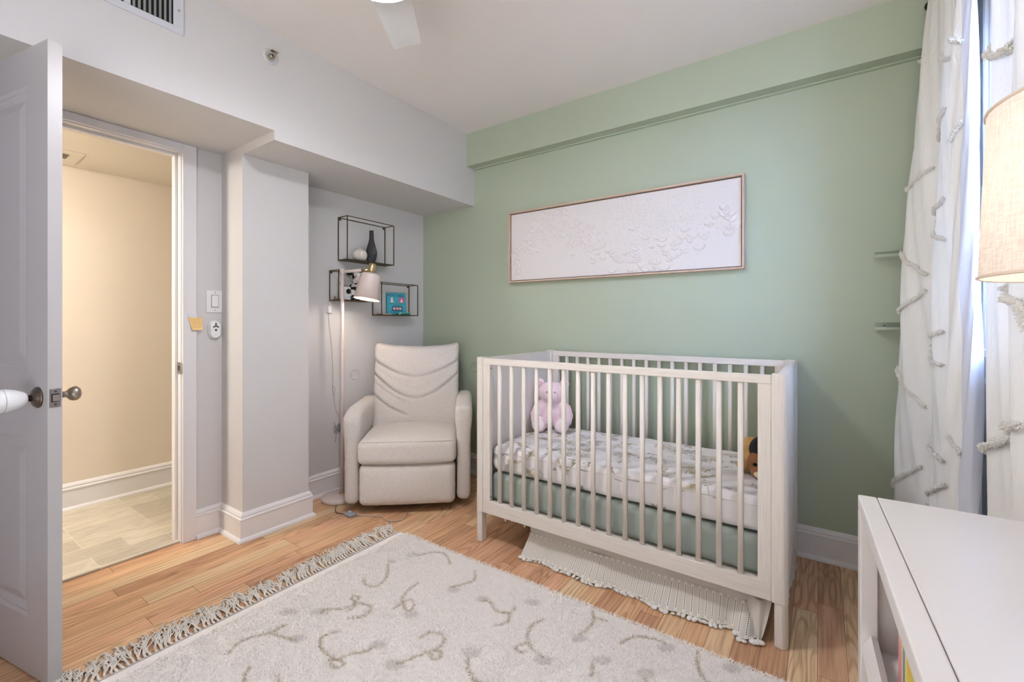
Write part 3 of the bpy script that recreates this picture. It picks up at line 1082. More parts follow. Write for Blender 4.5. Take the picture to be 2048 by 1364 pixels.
# ================================================================== CEILING FAN
fan = thing('ceiling_fan', 'white ceiling fan with flat blades and a round glowing light', 'ceiling fan', (FAN.x, FAN.y, ZC))
fx, fy, fz = FAN
MB().lathe([(0.075, ZC), (0.075, ZC - 0.03), (0.055, ZC - 0.05), (0.02, ZC - 0.055), (0, ZC - 0.055)][::-1], c=(fx, fy, 0)).build('canopy', M_PLASTIC, fan)
MB().tube([(fx, fy, ZC - 0.05), (fx, fy, 2.40)], 0.014, 16).build('downrod', M_PLASTIC, fan)
MB().lathe([(0.0, fz + 0.0045), (0.121, fz + 0.0045), (0.121, 2.278), (0.105, 2.285), (0.118, 2.30), (0.118, 2.35), (0.10, 2.385), (0.04, 2.405), (0, 2.405)], c=(fx, fy, 0), n=48).build('motor_housing', M_PLASTIC, fan)
MB().lathe([(0.0, fz - 0.012), (0.06, fz - 0.011), (0.10, fz - 0.006), (0.117, fz + 0.003), (0, fz + 0.004)], c=(fx, fy, 0), n=48).build('light_diffuser', mat('fan_light_glow', (255, 252, 248), 0.5, emit=(246, 246, 254), estr=FAN_EMIT), fan)
# blade pointing along the view direction, two more at 120 degrees
for k in range(3):
    a = YAW + math.radians(90) + math.radians(1.5) + k * 2 * math.pi / 3
    M = Matrix.Translation((fx, fy, 2.325)) @ Matrix.Rotation(a, 4, 'Z') @ Matrix.Rotation(math.radians(-8), 4, 'X')
    top, bot = [], []
    prof_ = [(0.09, -0.068, 0.072), (0.25, -0.066, 0.071), (0.40, -0.060, 0.066), (0.455, -0.056, 0.062), (0.468, -0.050, 0.056)]
    vs = []
    for xx, y0_, y1_ in prof_:
        for j in range(7):
            t = j / 6
            yy = y0_ + (y1_ - y0_) * t
            xr = xx + (0.012 * t if xx > 0.44 else 0)
            camber = 0.006 * (1 - (2 * t - 1) ** 2)
            vs.append((xr, yy, camber))
    n7 = 7
    m_ = len(prof_)
    off = len(vs)
    vs += [(p[0], p[1], p[2] - 0.006) for p in vs]
    fs = []
    for i in range(m_ - 1):
        for j in range(6):
            q = i * 7 + j
            fs.append((q, q + 7, q + 8, q + 1))
            fs.append((off + q, off + q + 1, off + q + 8, off + q + 7))
    for i in range(m_ - 1):
        for j in (0, 6):
            q = i * 7 + j
            fs.append((q, q + off, q + off + 7, q + 7) if j == 0 else (q, q + 7, q + off + 7, q + off))
    for j in range(6):
        q = (m_ - 1) * 7 + j
        fs.append((q, q + off, q + off + 1, q + 1)); fs.append((j, j + 1, j + 1 + off, j + off))
    MB().add(vs, fs, False, M).build('blade', mat('fan_blade_white', (224, 223, 222), 0.35), fan)

# ================================================================== PICTURE
pic = thing('framed_art', 'long framed white textured relief picture on the green wall above the crib', 'picture', (-1.07, YG, 1.42))
ax0, ax1, az0, az1 = -1.814, -0.325, 1.421, 1.915
M_FRAME = mat('light_oak_frame', (196, 170, 150), 0.5, vary=0.08, vscale=30, stretch=(1, 8, 8))
fw = 0.010
yf0, yf1 = 2.570, YG - 0.002
f = MB()
f.box(ax0, ax1, yf0, yf1, az1 - fw, az1); f.box(ax0, ax1, yf0, yf1, az0, az0 + fw)
f.box(ax0, ax0 + fw, yf0, yf1, az0 + fw, az1 - fw); f.box(ax1 - fw, ax1, yf0, yf1, az0 + fw, az1 - fw)
f.build('frame', M_FRAME, pic, bevel=0.001)
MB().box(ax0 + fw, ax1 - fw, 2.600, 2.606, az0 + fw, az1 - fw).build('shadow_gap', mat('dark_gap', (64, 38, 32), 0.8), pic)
# relief canvas: dense grid with raised overlapping petals
g0, g1, h0, h1 = ax0 + fw + 0.006, ax1 - fw - 0.006, az0 + fw + 0.006, az1 - fw - 0.006
nx, nz = 560, 184
gx = np.linspace(g0, g1, nx); gz = np.linspace(h0, h1, nz)
GX, GZ = np.meshgrid(gx, gz, indexing='ij')
hgt = np.zeros_like(GX)
rr = random.Random(5)
W_, H_ = g1 - g0, h1 - h0


def scallop(cx, cz, r, up, hh=0.0062):
    global hgt
    d = np.sqrt((GX - cx) ** 2 + ((GZ - cz) * 1.15) ** 2)
    side = (GZ - cz) * (1 if up else -1)
    rim = np.exp(-((d - r) / 0.0035) ** 2) * np.clip(side / r * 1.5 + 0.45, 0, 1)
    body = np.clip(1 - d / r, 0, 1) ** 0.5 * 0.35
    hgt = np.maximum(hgt, hh * rim + hh * body * 0.3)


def band(u):
    # centre line of the drift of petals, u 0..1 -> v 0..1
    pts_ = [(0.02, 0.30), (0.10, 0.50), (0.18, 0.70), (0.30, 0.66), (0.42, 0.48), (0.52, 0.32), (0.62, 0.26), (0.72, 0.24), (0.82, 0.36), (0.92, 0.50), (0.99, 0.58)]
    for (a, b_), (c, d_) in zip(pts_, pts_[1:]):
        if u <= c:
            return b_ + (d_ - b_) * (u - a) / (c - a)
    return pts_[-1][1]


for k in range(210):
    u = rr.uniform(0.01, 0.985) if k < 130 else rr.uniform(0.10, 0.46)
    vv = band(u) + rr.gauss(0, 0.13)
    vv = min(0.93, max(0.06, vv))
    scallop(g0 + u * W_, h0 + vv * H_, rr.uniform(0.012, 0.030), u < 0.42)
# speckle: dimples in the upper right
spk = RNG.random(GX.shape)
dens = np.exp(-(((GX - (g0 + 0.66 * W_)) / (0.24 * W_)) ** 2 + ((GZ - (h0 + 0.66 * H_)) / (0.30 * H_)) ** 2))
spots = (spk < 0.085 * dens + 0.003)
hgt -= spots * 0.0012
hgt += RNG.normal(0, 0.00010, GX.shape)
Pv = np.stack([GX, 2.588 - hgt, GZ], -1).reshape(-1, 3)
cols = np.ones((len(Pv), 4)); cols[:, :3] = srgb(217, 212, 210)[:3]
cols[spots.reshape(-1), :3] = srgb(184, 178, 176)[:3]
cv = MB()
fs = []
for i in range(nx - 1):
    for j in range(nz - 1):
        q = i * nz + j
        fs.append((q, q + nz, q + nz + 1, q + 1))
cv.v = [tuple(p) for p in Pv]; cv.f = fs; cv.sm = [True] * len(fs)
cv.build('canvas', vcol_mat('plaster_relief', 0.6), pic, colors=cols)
ce = MB(); ce.box(g0, g1, 2.590, 2.602, h0, h1)
ce.build('canvas_block', mat('canvas_edge', (214, 208, 206), 0.7), pic)

# ================================================================== CRIB
CX0, CX1, CY0, CYB = -1.489, -0.092, 1.810, 2.580
CT = 0.957
crib = thing('crib', 'whitewashed wooden baby crib standing along the green wall', 'crib', ((CX0 + CX1) / 2, (CY0 + CYB) / 2, 0))


def cb(name, bm_, vertical, bevel=0.002):
    o = bm_.build(name, M_CRIB, crib, bevel=bevel, colors=[(1.0 if vertical else 0.0, 0, 0, 1)] * len(bm_.v))
    return o


def half_post(x0, x1, y0, y1, z0, z1, outer):
    """post rounded on its outer (outer=-1 left / +1 right) side; lower end tapers slightly"""
    r = (y1 - y0) / 2
    n = 10
    poly = []
    if outer > 0:
        poly += [(x0, y0), (x1 - r * 0.75, y0)]
        for k in range(1, n):
            t = -math.pi / 2 + math.pi * k / n
            poly.append((x1 - r * 0.75 + r * 0.75 * math.cos(t), (y0 + y1) / 2 + r * math.sin(t)))
        poly += [(x1 - r * 0.75, y1), (x0, y1)]
    else:
        poly += [(x1, y1), (x0 + r * 0.75, y1)]
        for k in range(1, n):
            t = math.pi / 2 + math.pi * k / n
            poly.append((x0 + r * 0.75 + r * 0.75 * math.cos(t), (y0 + y1) / 2 + r * math.sin(t)))
        poly += [(x0 + r * 0.75, y0), (x1, y0)]
    m_ = MB()
    cx, cy = (x0 + x1) / 2, (y0 + y1) / 2
    zs_ = [(z0, 0.94), (z0 + 0.004, 1.0), (z1 - 0.002, 1.0), (z1, 0.97)]
    vs, fs = [], []
    zs_ = [(z0, 0.93, 1), (z0 + 0.004, 1.0, 1), (0.154, 1.0, 1), (0.158, 1.0, 0), (z1 - 0.002, 1.0, 0), (z1, 0.97, 0)]
    for z, s_, rnd_ in zs_:
        for a, b_ in poly:
            if rnd_:      # the foot below the rail is a plain round peg
                t = math.atan2(b_ - cy, a - cx)
                vs.append((cx + 0.0245 * s_ * math.cos(t), cy + 0.0255 * s_ * math.sin(t), z))
            else:
                vs.append((cx + (a - cx) * s_, cy + (b_ - cy) * s_, z))
    K = len(poly)
    for i in range(len(zs_) - 1):
        for j in range(K):
            a, b_ = i * K + j, i * K + (j + 1) % K
            fs.append((a, b_, b_ + K, a + K))
    fs.append(tuple(range(K - 1, -1, -1))); fs.append(tuple(range((len(zs_) - 1) * K, len(zs_) * K)))
    m_.add(vs, fs)
    return m_


PD = 0.052
for (x0, x1, o_) in ((CX0, CX0 + 0.0473, -1), (CX1 - 0.0513, CX1, 1)):
    for y0 in (CY0, CYB - PD):
        cb('post', half_post(x0, x1, y0, y0 + PD, 0.0, CT + 0.003, o_), True, 0.002)
RX0, RX1 = CX0 + 0.048, CX1 - 0.052
RT = 0.026
for yy in (CY0 + 0.003, CYB - RT - 0.010):
    cb('top_rail', MB().box(RX0, RX1, yy, yy + RT, 0.925, 0.956), False)
    cb('bottom_rail', MB().box(RX0, RX1, yy, yy + RT, 0.158, 0.222), False)
    for x0, x1 in ((RX0, RX0 + 0.044), (RX1 - 0.042, RX1)):
        cb('stile', MB().box(x0, x1, yy + 0.0015, yy + RT - 0.002, 0.222, 0.925), True, 0.0015)
    slat_xs = [-1.341 + k * (1.099 / 15) for k in range(16)]
    for sx in slat_xs:
        poly = []
        hw, hd, rc_ = 0.0100, 0.0085, 0.006
        for (qx, qy, a0) in ((hw - rc_, hd - rc_, 0), (-hw + rc_, hd - rc_, 90), (-hw + rc_, -hd + rc_, 180), (hw - rc_, -hd + rc_, 270)):
            for k in range(5):
                t = math.radians(a0 + k * 22.5)
                poly.append((sx + qx + rc_ * math.cos(t), yy + RT / 2 + qy + rc_ * math.sin(t)))
        cb('slat', MB().prism(poly, 0.2215, 0.9255, smooth=True), True, 0)
# end panels: flat inside, reeded outside
for side in (-1, 1):
    m_ = MB()
    if side < 0:
        xi0, xo = CX0 + 0.036, CX0 + 0.012
    else:
        xi0, xo = CX1 - 0.036, CX1 - 0.012
    ya, yb = CY0 + PD, CYB - PD
    nre = 22
    st = (yb - ya) / nre
    poly = [(xi0, ya)]
    out_ = []
    for k in range(nre):
        for j in range(7):
            t = math.pi * j / 6
            out_.append((xo - side * 0.006 + side * 0.010 * math.sin(t), ya + st * (k + 0.5 - 0.5 * math.cos(t))))
    poly = [(xi0, ya)] + out_ + [(xi0, yb)]
    if side < 0:
        poly = poly[::-1]
    m_.prism(poly, 0.15, 0.955, smooth=False)
    cb('end_panel', m_, True, 0)
for (hx, hz) in ((RX0 + 0.046, 0.905), (RX0 + 0.046, 0.245)):
    M = Matrix.Translation((hx - 0.002, CY0 + 0.017, hz)) @ Matrix.Rotation(math.radians(90), 4, 'Y')
    MB().lathe([(0.004, 0), (0.004, 0.0015), (0, 0.0015)], n=10, M=M).build('bolt_head', M_KNOB, crib)
cb('mattress_support', MB().box(RX0, RX1, CY0 + 0.035, CYB - 0.045, 0.196, 0.206), False, 0)

# lower mattress, grey-green cover
lm = MB()


def lmfn(p):
    n_ = noise.noise(Vector((p.x * 9, p.y * 9, p.z * 14)))
    n2_ = noise.noise(Vector((p.x * 22 + p.z * 15, p.y * 9, p.z * 6)))
    return p + Vector((0, -0.004 * n_ - 0.0035 * n2_, 0.002 * n_))


lm.rbox(-1.436, -0.165, 1.866, 2.500, 0.207, 0.352, 0.030, seg=0.014, fn=lmfn)
tag(lm.build('crib_mattress', mat('sage_grey_cover', (158, 168, 160), 0.55, bump=0.15, bscale=60)),
    'lower crib mattress with a plain grey-green cover, beneath the printed one', 'mattress')

# upper mattress, printed fitted sheet (colours painted as the print of the cloth)
um = MB()


def umfn(p):
    s1 = noise.noise(Vector((p.x * 5 + 3, p.y * 7, 0.3)))
    s2 = noise.noise(Vector((p.x * 13 + p.y * 22, p.y * 5 - p.x * 8, 1.7)))
    lift = 0.0
    # left corner pulled into gathers
    gx_ = max(0, 1 - (p.x + 1.436) / 0.25)
    fold = 0.006 * gx_ * math.sin((p.z * 90) + p.x * 60)
    top = 1 if p.z > 0.46 else 0
    return p + Vector((0, -0.004 * s2 - fold * (1 - top), (0.004 * s1 + 0.0045 * s2) * top + lift))


um.rbox(-1.430, -0.158, 1.872, 2.500, 0.362, 0.492, 0.030, seg=0.0042, fn=umfn)
upts = np.array(um.v)
ucol = np.ones((len(upts), 4)); ucol[:, :3] = srgb(228, 224, 224)[:3]
# unwrap: x, and y on top continuing down the front
vv_ = np.where(upts[:, 2] > 0.488, upts[:, 1], 0)
fr_ = upts[:, 1] < 1.895
down = 1.872 - (0.492 - upts[:, 2])
UV = np.stack([upts[:, 0], np.where(fr_, down, upts[:, 1])], 1)
rs = random.Random(21)
GREYL = (170, 164, 158); TAN = (182, 168, 140); OLV = (150, 138, 108); PALE = (206, 200, 190); DARK = (70, 66, 62)
for k in range(104):
    cx, cy = rs.uniform(-1.42, -0.17), rs.uniform(1.74, 2.48)
    a = rs.uniform(0, 6.28)
    kind = k % 4
    if kind == 0:      # animal-like blotch with long neck
        blob(UV, ucol, (cx, cy), 0.030, 0.017, a, TAN, 0.8, 0.25)
        paint(UV, ucol, [(cx, cy), (cx + 0.05 * math.cos(a), cy + 0.05 * math.sin(a))], 0.009, TAN, 0.2)
        for q in range(7):
            blob(UV, ucol, (cx + rs.uniform(-.025, .025), cy + rs.uniform(-.015, .015)), 0.005, 0.004, 0, OLV, 0.8)
    elif kind == 1:    # leaf fans in outline
        for q in range(6):
            b_ = a + (q - 2.5) * 0.35
            L_ = rs.uniform(0.035, 0.06)
            paint(UV, ucol, [(cx, cy), (cx + L_ * 0.5 * math.cos(b_) + 0.006 * math.sin(b_), cy + L_ * 0.5 * math.sin(b_)), (cx + L_ * math.cos(b_), cy + L_ * math.sin(b_))], 0.0028, GREYL)
            paint(UV, ucol, [(cx, cy), (cx + L_ * 0.5 * math.cos(b_) - 0.007 * math.sin(b_), cy + L_ * 0.5 * math.sin(b_) + 0.007 * math.cos(b_)), (cx + L_ * math.cos(b_), cy + L_ * math.sin(b_))], 0.0028, GREYL)
    elif kind == 2:    # pale tree crown
        blob(UV, ucol, (cx, cy), 0.036, 0.024, a, PALE, 0.9, 0.1)
        for q in range(8):
            t = q * 0.8
            paint(UV, ucol, [(cx + 0.036 * math.cos(t), cy + 0.026 * math.sin(t)), (cx + 0.040 * math.cos(t + .4), cy + 0.030 * math.sin(t + .4)), (cx + 0.036 * math.cos(t + .8), cy + 0.026 * math.sin(t + .8))], 0.0026, GREYL)
        paint(UV, ucol, [(cx, cy), (cx + 0.004, cy - 0.05)], 0.004, GREYL)
    else:              # sprig
        paint(UV, ucol, [(cx, cy), (cx + 0.03 * math.cos(a), cy + 0.03 * math.sin(a)), (cx + 0.06 * math.cos(a + .3), cy + 0.06 * math.sin(a + .3))], 0.003, OLV)
        for q in range(5):
            t = q / 5
            blob(UV, ucol, (cx + 0.06 * t * math.cos(a) + 0.008 * (-1) ** q, cy + 0.06 * t * math.sin(a)), 0.007, 0.0035, a + 0.8 * (-1) ** q, OLV, 0.85)
    if k % 2 == 0:
        ex, ey = cx + rs.uniform(-.07, .07), cy + rs.uniform(-.05, .05)
        for q in ((0, 0), (0.009, 0.002), (0.004, 0.009)):
            blob(UV, ucol, (ex + q[0], ey + q[1]), 0.0032, 0.0032, 0, DARK, 1)
for k in range(26):
    cx, cy = rs.uniform(-1.42, -0.17), rs.uniform(1.74, 2.48)
    a = rs.uniform(0, 6.28)
    paint(UV, ucol, [(cx, cy), (cx + 0.04 * math.cos(a), cy + 0.03 * math.sin(a)), (cx + 0.07 * math.cos(a + .5), cy + 0.07 * math.sin(a + .5))], 0.0026, GREYL)
umo = thing('sheeted_mattress', 'upper crib mattress in a white fitted sheet printed with animals and leaves', 'mattress', (-0.80, 2.18, 0.355))
um.build('fitted_sheet', vcol_mat('printed_sheet', 0.85, bump=0.12, bscale=120), umo, colors=ucol)
pp = []
for t in np.linspace(0, 1, 60):
    x_ = -1.40 + 1.21 * t
    pp.append((x_, 1.8735 - 0.004 * noise.noise(Vector((x_ * 13 + 1.872 * 22, 1.872 * 5 - x_ * 8, 1.7))) - 0.001, 0.466 + 0.002 * math.sin(x_ * 9)))
MB().tube(pp, 0.0022, 6).build('piping', mat('sheet_piping', (224, 218, 214), 0.8), umo)

# crib skirt
sk_ = thing('crib_skirt', 'cream openwork bed skirt with pompom hem hanging under the crib', 'bed skirt', (-0.68, 1.88, 0))
P = []
M_SK = mat('skirt_plain_cotton', (206, 200, 194), 0.9, bump=0.06, bscale=60)
NU = 110
SX0, SX1 = -1.205, -0.170
for i in range(NU + 1):
    t = i / NU
    x_ = SX0 + (SX1 - SX0) * t
    row = []
    for j in range(9):
        w = j / 8
        z_ = 0.200 - 0.105 * w
        y_ = 1.885 - 0.006 * w + 0.004 * math.sin(x_ * 14) * w
        row.append((x_ + 0.015 * w * (1 - t), y_, z_))
    P.append(row)
MB().grid(P).build('plain_drop', M_SK, sk_)
NU = 260


def hem(t, w):
    """ruffle surface; t along, w 0 top..1 hem"""
    x_ = SX0 + 0.015 + (SX1 + 0.002 - SX0 - 0.015) * t
    z_ = 0.097 - 0.092 * w
    if t > 0.90:
        lift = 0.0
    y_ = 1.879 - 0.070 * w ** 1.2
    wave = 0.012 * math.sin(x_ * 17 + 0.6) + 0.006 * math.sin(x_ * 41 + 1.0)
    if t > 0.72:
        k_ = (t - 0.72) / 0.28
        wave += 0.022 * k_ * math.sin(x_ * 62)
    y_ += wave * (0.25 + 0.75 * w)
    x_ += (0.010 * math.sin(x_ * 17 + 2.2)) * w - 0.022 * w * (1 - t) ** 4
    z_ += 0.006 * w * math.sin(x_ * 12)
    z_ = max(0.006, z_)
    return (x_, y_, z_)


P = []
uvs = []
for i in range(NU + 1):
    t = i / NU
    P.append([hem(t, j / 16) for j in range(17)])
rf = MB().grid(P)
rfo = rf.build('ruffle', skirt_mat(), sk_)
uvl = rfo.data.uv_layers.new(name='UVMap')
for lp_ in rfo.data.loops:
    vi = lp_.vertex_index
    i, j = divmod(vi, 17)
    uvl.data[lp_.index].uv = (i / NU * 1.02, j / 16 * 0.105)
pts = [hem(i / 160, 1.0) for i in range(161)]
MB().tube([(p[0], p[1] - 0.001, p[2] + 0.003) for p in pts], 0.0028, 6).build('hem_band', mat('cream_trim', (226, 220, 204), 0.9, bump=0.4, bscale=300), sk_)
M_POM = mat('pompom_white', (236, 234, 230), 0.95, bump=0.9, bscale=260)
pom = MB(); pom.sphere((0, 0, 0), (0.0125, 0.0095, 0.0058), 12, 8)
pm = None
rp = random.Random(4)
for k in range(54):
    p = hem((k + 0.5) / 54, 1.0)
    loc_w = Vector((p[0] + rp.uniform(-.004, .004), p[1] - 0.009 - rp.uniform(0, .005), max(0.0065, p[2] - 0.001)))
    lw = WORLD[sk_.name].inverted() @ loc_w
    if pm is None:
        pm = pom.build('pompom', M_POM, sk_, local=True); pm.location = lw
    else:
        c = dup(pm, sk_, lw); c.rotation_euler = (rp.uniform(-.5, .5), rp.uniform(-.5, .5), rp.uniform(0, 3)); s_f = rp.uniform(0.8, 1.15); c.scale = (s_f,) * 3
# gathered corner tail with its tassel
tail = []
for i in range(15):
    row = []
    for j in range(15):
        t, w = i / 14, j / 14
        wid = 0.034 * (1 - w) ** 0.8 + 0.007
        row.append((-0.186 + (t - 0.5) * 2 * wid + 0.004 * w, 1.848 - 0.040 * w + 0.010 * math.sin(t * 9) * (1 - 0.6 * w), 0.135 - 0.122 * w))
    tail.append(row)
MB().grid(tail).build('gathered_corner', rfo.data.materials[0], sk_)
tl = MB()
for k, (dx, dy) in enumerate(((0, -0.016), (-0.012, -0.022), (0.013, -0.010))):
    tl.sphere((-0.186 + dx, 1.808 + dy, 0.009), (0.012, 0.010, 0.008), 12, 8)
tl.build('tassel', M_POM, sk_)
# ends of the skirt: fringe showing at the left end and gathered cloth behind the right posts
le = MB()
for k in range(9):
    x_ = -1.40 + k * 0.020
    le.tube([(x_, 1.90 + 0.05 * (k % 2), 0.17), (x_ + 0.002, 1.90 + 0.05 * (k % 2), 0.135 - 0.01 * (k % 3))], 0.0012, 5)
    le.sphere((x_ + 0.002, 1.90 + 0.05 * (k % 2), 0.128 - 0.01 * (k % 3)), (0.007, 0.006, 0.009), 8, 6)
le.build('end_fringe', M_POM, sk_)
P = []
for i in range(50):
    row = []
    for j in range(12):
        t, w = i / 49, j / 11
        row.append((-0.118 + 0.034 * w * t + 0.003 * math.sin(t * 30) * w, 2.05 + 0.40 * t, 0.16 - 0.140 * w + 0.006 * math.sin(t * 17) * w))
    P.append(row)
MB().grid(P).build('end_ruffle', M_SK, sk_)

# ---------- plush toys
M_PINK = mat('pink_plush', (240, 214, 220), 0.95, bump=0.9, bscale=230, vary=0.05, vscale=60, sheen=0.4)
M_PINKP = mat('pink_satin_pad', (246, 228, 234), 0.4)
by, bx_, bz = 2.405, -1.345, 0.494


def bear(name, label, cx, cy, z, s, rot, m_body, m_pad, m_muz):
    t = thing(name, label, 'plush toy', (cx, cy, z), rot)
    S = lambda *a: tuple(v_ * s for v_ in a)
    b = MB()
    b.sphere(S(0, 0.02, 0.100), S(0.080, 0.066, 0.092))
    b.sphere(S(0, -0.002, 0.222), S(0.086, 0.070, 0.068))
    b.sphere(S(0.0, 0.0, 0.165), S(0.045, 0.040, 0.040))
    for sd in (-1, 1):
        b.tube([S(sd * 0.045, 0.0, 0.160), S(sd * 0.080, -0.012, 0.125), S(sd * 0.095, -0.028, 0.085), S(sd * 0.090, -0.045, 0.060)], [0.030 * s, 0.036 * s, 0.036 * s, 0.030 * s], 14)
        b.sphere(S(sd * 0.096, -0.052, 0.058), S(0.026, 0.026, 0.026))
        b.tube([S(sd * 0.035, 0.010, 0.045), S(sd * 0.056, -0.045, 0.036), S(sd * 0.064, -0.085, 0.036)], [0.038 * s, 0.035 * s, 0.032 * s], 14)
        b.sphere(S(sd * 0.066, -0.098, 0.046), S(0.045, 0.026, 0.047))
    b.build('body', m_body, t, local=True, remesh=0.0055 * s)
    for sd in (-1, 1):
        e = MB(); e.sphere(S(sd * 0.074, 0.0, 0.276), S(0.028, 0.014, 0.028)); e.build('ear', m_body, t, local=True)
        e2 = MB(); e2.sphere(S(sd * 0.074, -0.010, 0.275), S(0.016, 0.007, 0.016)); e2.build('inner_ear', mat('ear_rose', (226, 186, 200), 0.9), t, local=True)
        p = MB(); p.sphere(S(sd * 0.066, -0.119, 0.048), S(0.034, 0.007, 0.037)); p.build('foot_pad', m_pad, t, local=True)
        ey = MB(); ey.sphere(S(sd * 0.024, -0.067, 0.232), 0.0045 * s, 10, 8); ey.build('eye', mat('plush_eye', (110, 84, 84), 0.3), t, local=True)
    mz = MB(); mz.sphere(S(0, -0.064, 0.202), S(0.036, 0.026, 0.026)); mz.build('muzzle', m_muz, t, local=True)
    ns = MB(); ns.sphere(S(0, -0.090, 0.211), S(0.009, 0.005, 0.006), 10, 8); ns.build('nose', mat('plush_nose', (206, 160, 170), 0.6), t, local=True)
    return t


bear('pink_teddy_bear', 'pink plush teddy bear sitting at the far left end of the crib mattress', -1.338, 2.36, 0.497, 1.0, math.radians(22), M_PINK, M_PINKP, M_PINK)

# plush dog, tan with a black saddle, lying at the right end of the mattress
dg = thing('plush_dog', 'tan and black plush dog slumped at the right end of the crib mattress', 'plush toy', (-0.196, 2.16, 0.497), math.radians(-12))
M_TAN = mat('tan_plush', (196, 150, 92), 0.95, bump=0.9, bscale=220, vary=0.15, vscale=40)
M_BRN = mat('brown_plush', (156, 104, 70), 0.95, bump=0.9, bscale=220, vary=0.15, vscale=40)
M_BLKP = mat('black_plush', (16, 15, 16), 0.95, bump=0.9, bscale=220)
b = MB()
b.sphere((-0.035, 0.045, 0.062), (0.060, 0.070, 0.062)); b.sphere((-0.060, 0.03, 0.105), (0.040, 0.045, 0.040))
b.sphere((-0.075, -0.010, 0.030), (0.030, 0.050, 0.028)); b.sphere((0.03, 0.06, 0.05), (0.05, 0.06, 0.05))
b.build('body', M_TAN, dg, local=True, remesh=0.006)
b = MB(); b.sphere((0.000, -0.020, 0.108), (0.052, 0.055, 0.058)); b.build('head', M_BLKP, dg, local=True)
b = MB(); b.sphere((-0.012, -0.058, 0.062), (0.036, 0.040, 0.046)); b.sphere((0.000, -0.075, 0.030), (0.030, 0.032, 0.028))
b.build('muzzle', M_BRN, dg, local=True, remesh=0.006)
b = MB(); b.sphere((0.006, -0.104, 0.026), (0.014, 0.008, 0.012)); b.build('chin', mat('cream_plush', (222, 206, 170), 0.9), dg, local=True)
for sx in (0.028, 0.062):
    b = MB(); b.sphere((sx, -0.055, 0.130), (0.014, 0.020, 0.034)); b.build('ear', M_BRN, dg, local=True)
b = MB(); b.sphere((-0.004, -0.100, 0.064), (0.009, 0.006, 0.007)); b.build('nose', M_BLKP, dg, local=True)

# ================================================================== RECLINER
ch = thing('recliner_chair', 'cream boucle recliner armchair in the corner beside the floor lamp', 'armchair', (-2.02, 1.82, 0), math.radians(40.4))
CH = dict(local=True)


def puff(cx, cy, cz, hx, hy, hz, ax, amt):
    def fn(p):
        u = max(0, 1 - ((p.x - cx) / hx) ** 2) if ax != 'x' else 1
        v_ = max(0, 1 - ((p.y - cy) / hy) ** 2) if ax != 'y' else 1
        w = max(0, 1 - ((p.z - cz) / hz) ** 2) if ax != 'z' else 1
        k_ = amt * u * v_ * w
        n_ = 0.0012 * noise.noise(p * 30)
        if ax == 'z':
            return p + Vector((0, 0, k_ * (1 if p.z > cz else -0.3) + n_))
        if ax == 'y':
            return p + Vector((0, -k_ if p.y < cy else 0, 0)) + Vector((n_, n_, n_))
        return p
    return fn


def foot_fn(p):
    q = puff(0, 0.06, 0.17, 0.30, 1, 0.14, 'y', 0.020)(p)
    # lower edge rolls back
    k_ = max(0, (0.10 - q.z) / 0.07)
    q.y += 0.020 * k_ * k_
    return q


MB().rbox(-0.283, 0.283, 0.000, 0.115, 0.048, 0.300, 0.038, 0.022, foot_fn).build('footrest', M_BOUCLE, ch, **CH)


def seat_fn(p):
    q = puff(0, 0.26, 0.37, 0.32, 0.30, 1, 'z', 0.034)(p)
    q2 = max(0, 1 - (p.x / 0.32) ** 2)
    if p.y < 0.06:
        q.y -= 0.014 * q2
    return q


MB().rbox(-0.290, 0.290, -0.012, 0.520, 0.302, 0.438, 0.036, 0.022, seat_fn).build('seat_cushion', M_BOUCLE, ch, **CH)
# seam piping around the front of the seat
sm_pts = []
for k in range(41):
    x_ = -0.262 + 0.524 * k / 40
    sm_pts.append((x_, -0.0135 - 0.014 * (1 - (x_ / 0.32) ** 2) + 0.012, 0.436 + 0.002 * (1 - (x_ / 0.3) ** 2)))
MB().tube(sm_pts, 0.0022, 6).build('seat_piping', M_BOUCLE, ch, **CH)


def arm(sd):
    xc = sd * 0.334
    hw = 0.042
    top = 0.645 if sd > 0 else 0.622

    def fn(p):
        q = p.copy()
        # top slopes: front lower with a big radius
        h_ = (p.z - 0.052) / (top - 0.052)
        fr = max(0, (0.20 - p.y) / 0.16)
        drop = (0.050 * fr ** 2 if sd < 0 else 0.020 * fr ** 2)
        q.z = p.z - drop * max(0, h_) ** 3
        bulge = 0.012 * math.exp(-((p.z - top + 0.06) / 0.10) ** 2)
        q.x += (bulge if p.x > xc else -bulge)
        q += Vector((1, 1, 1)) * 0.0012 * noise.noise(p * 30)
        return q
    y0_, y1_ = (0.035, 0.60) if sd < 0 else (0.045, 0.62)
    m_ = MB(); m_.rbox(xc - hw, xc + hw, y0_, y1_, 0.052, top, 0.036, 0.022, fn)
    return m_.build('arm', M_BOUCLE, ch, **CH)


arm(-1); arm(1)


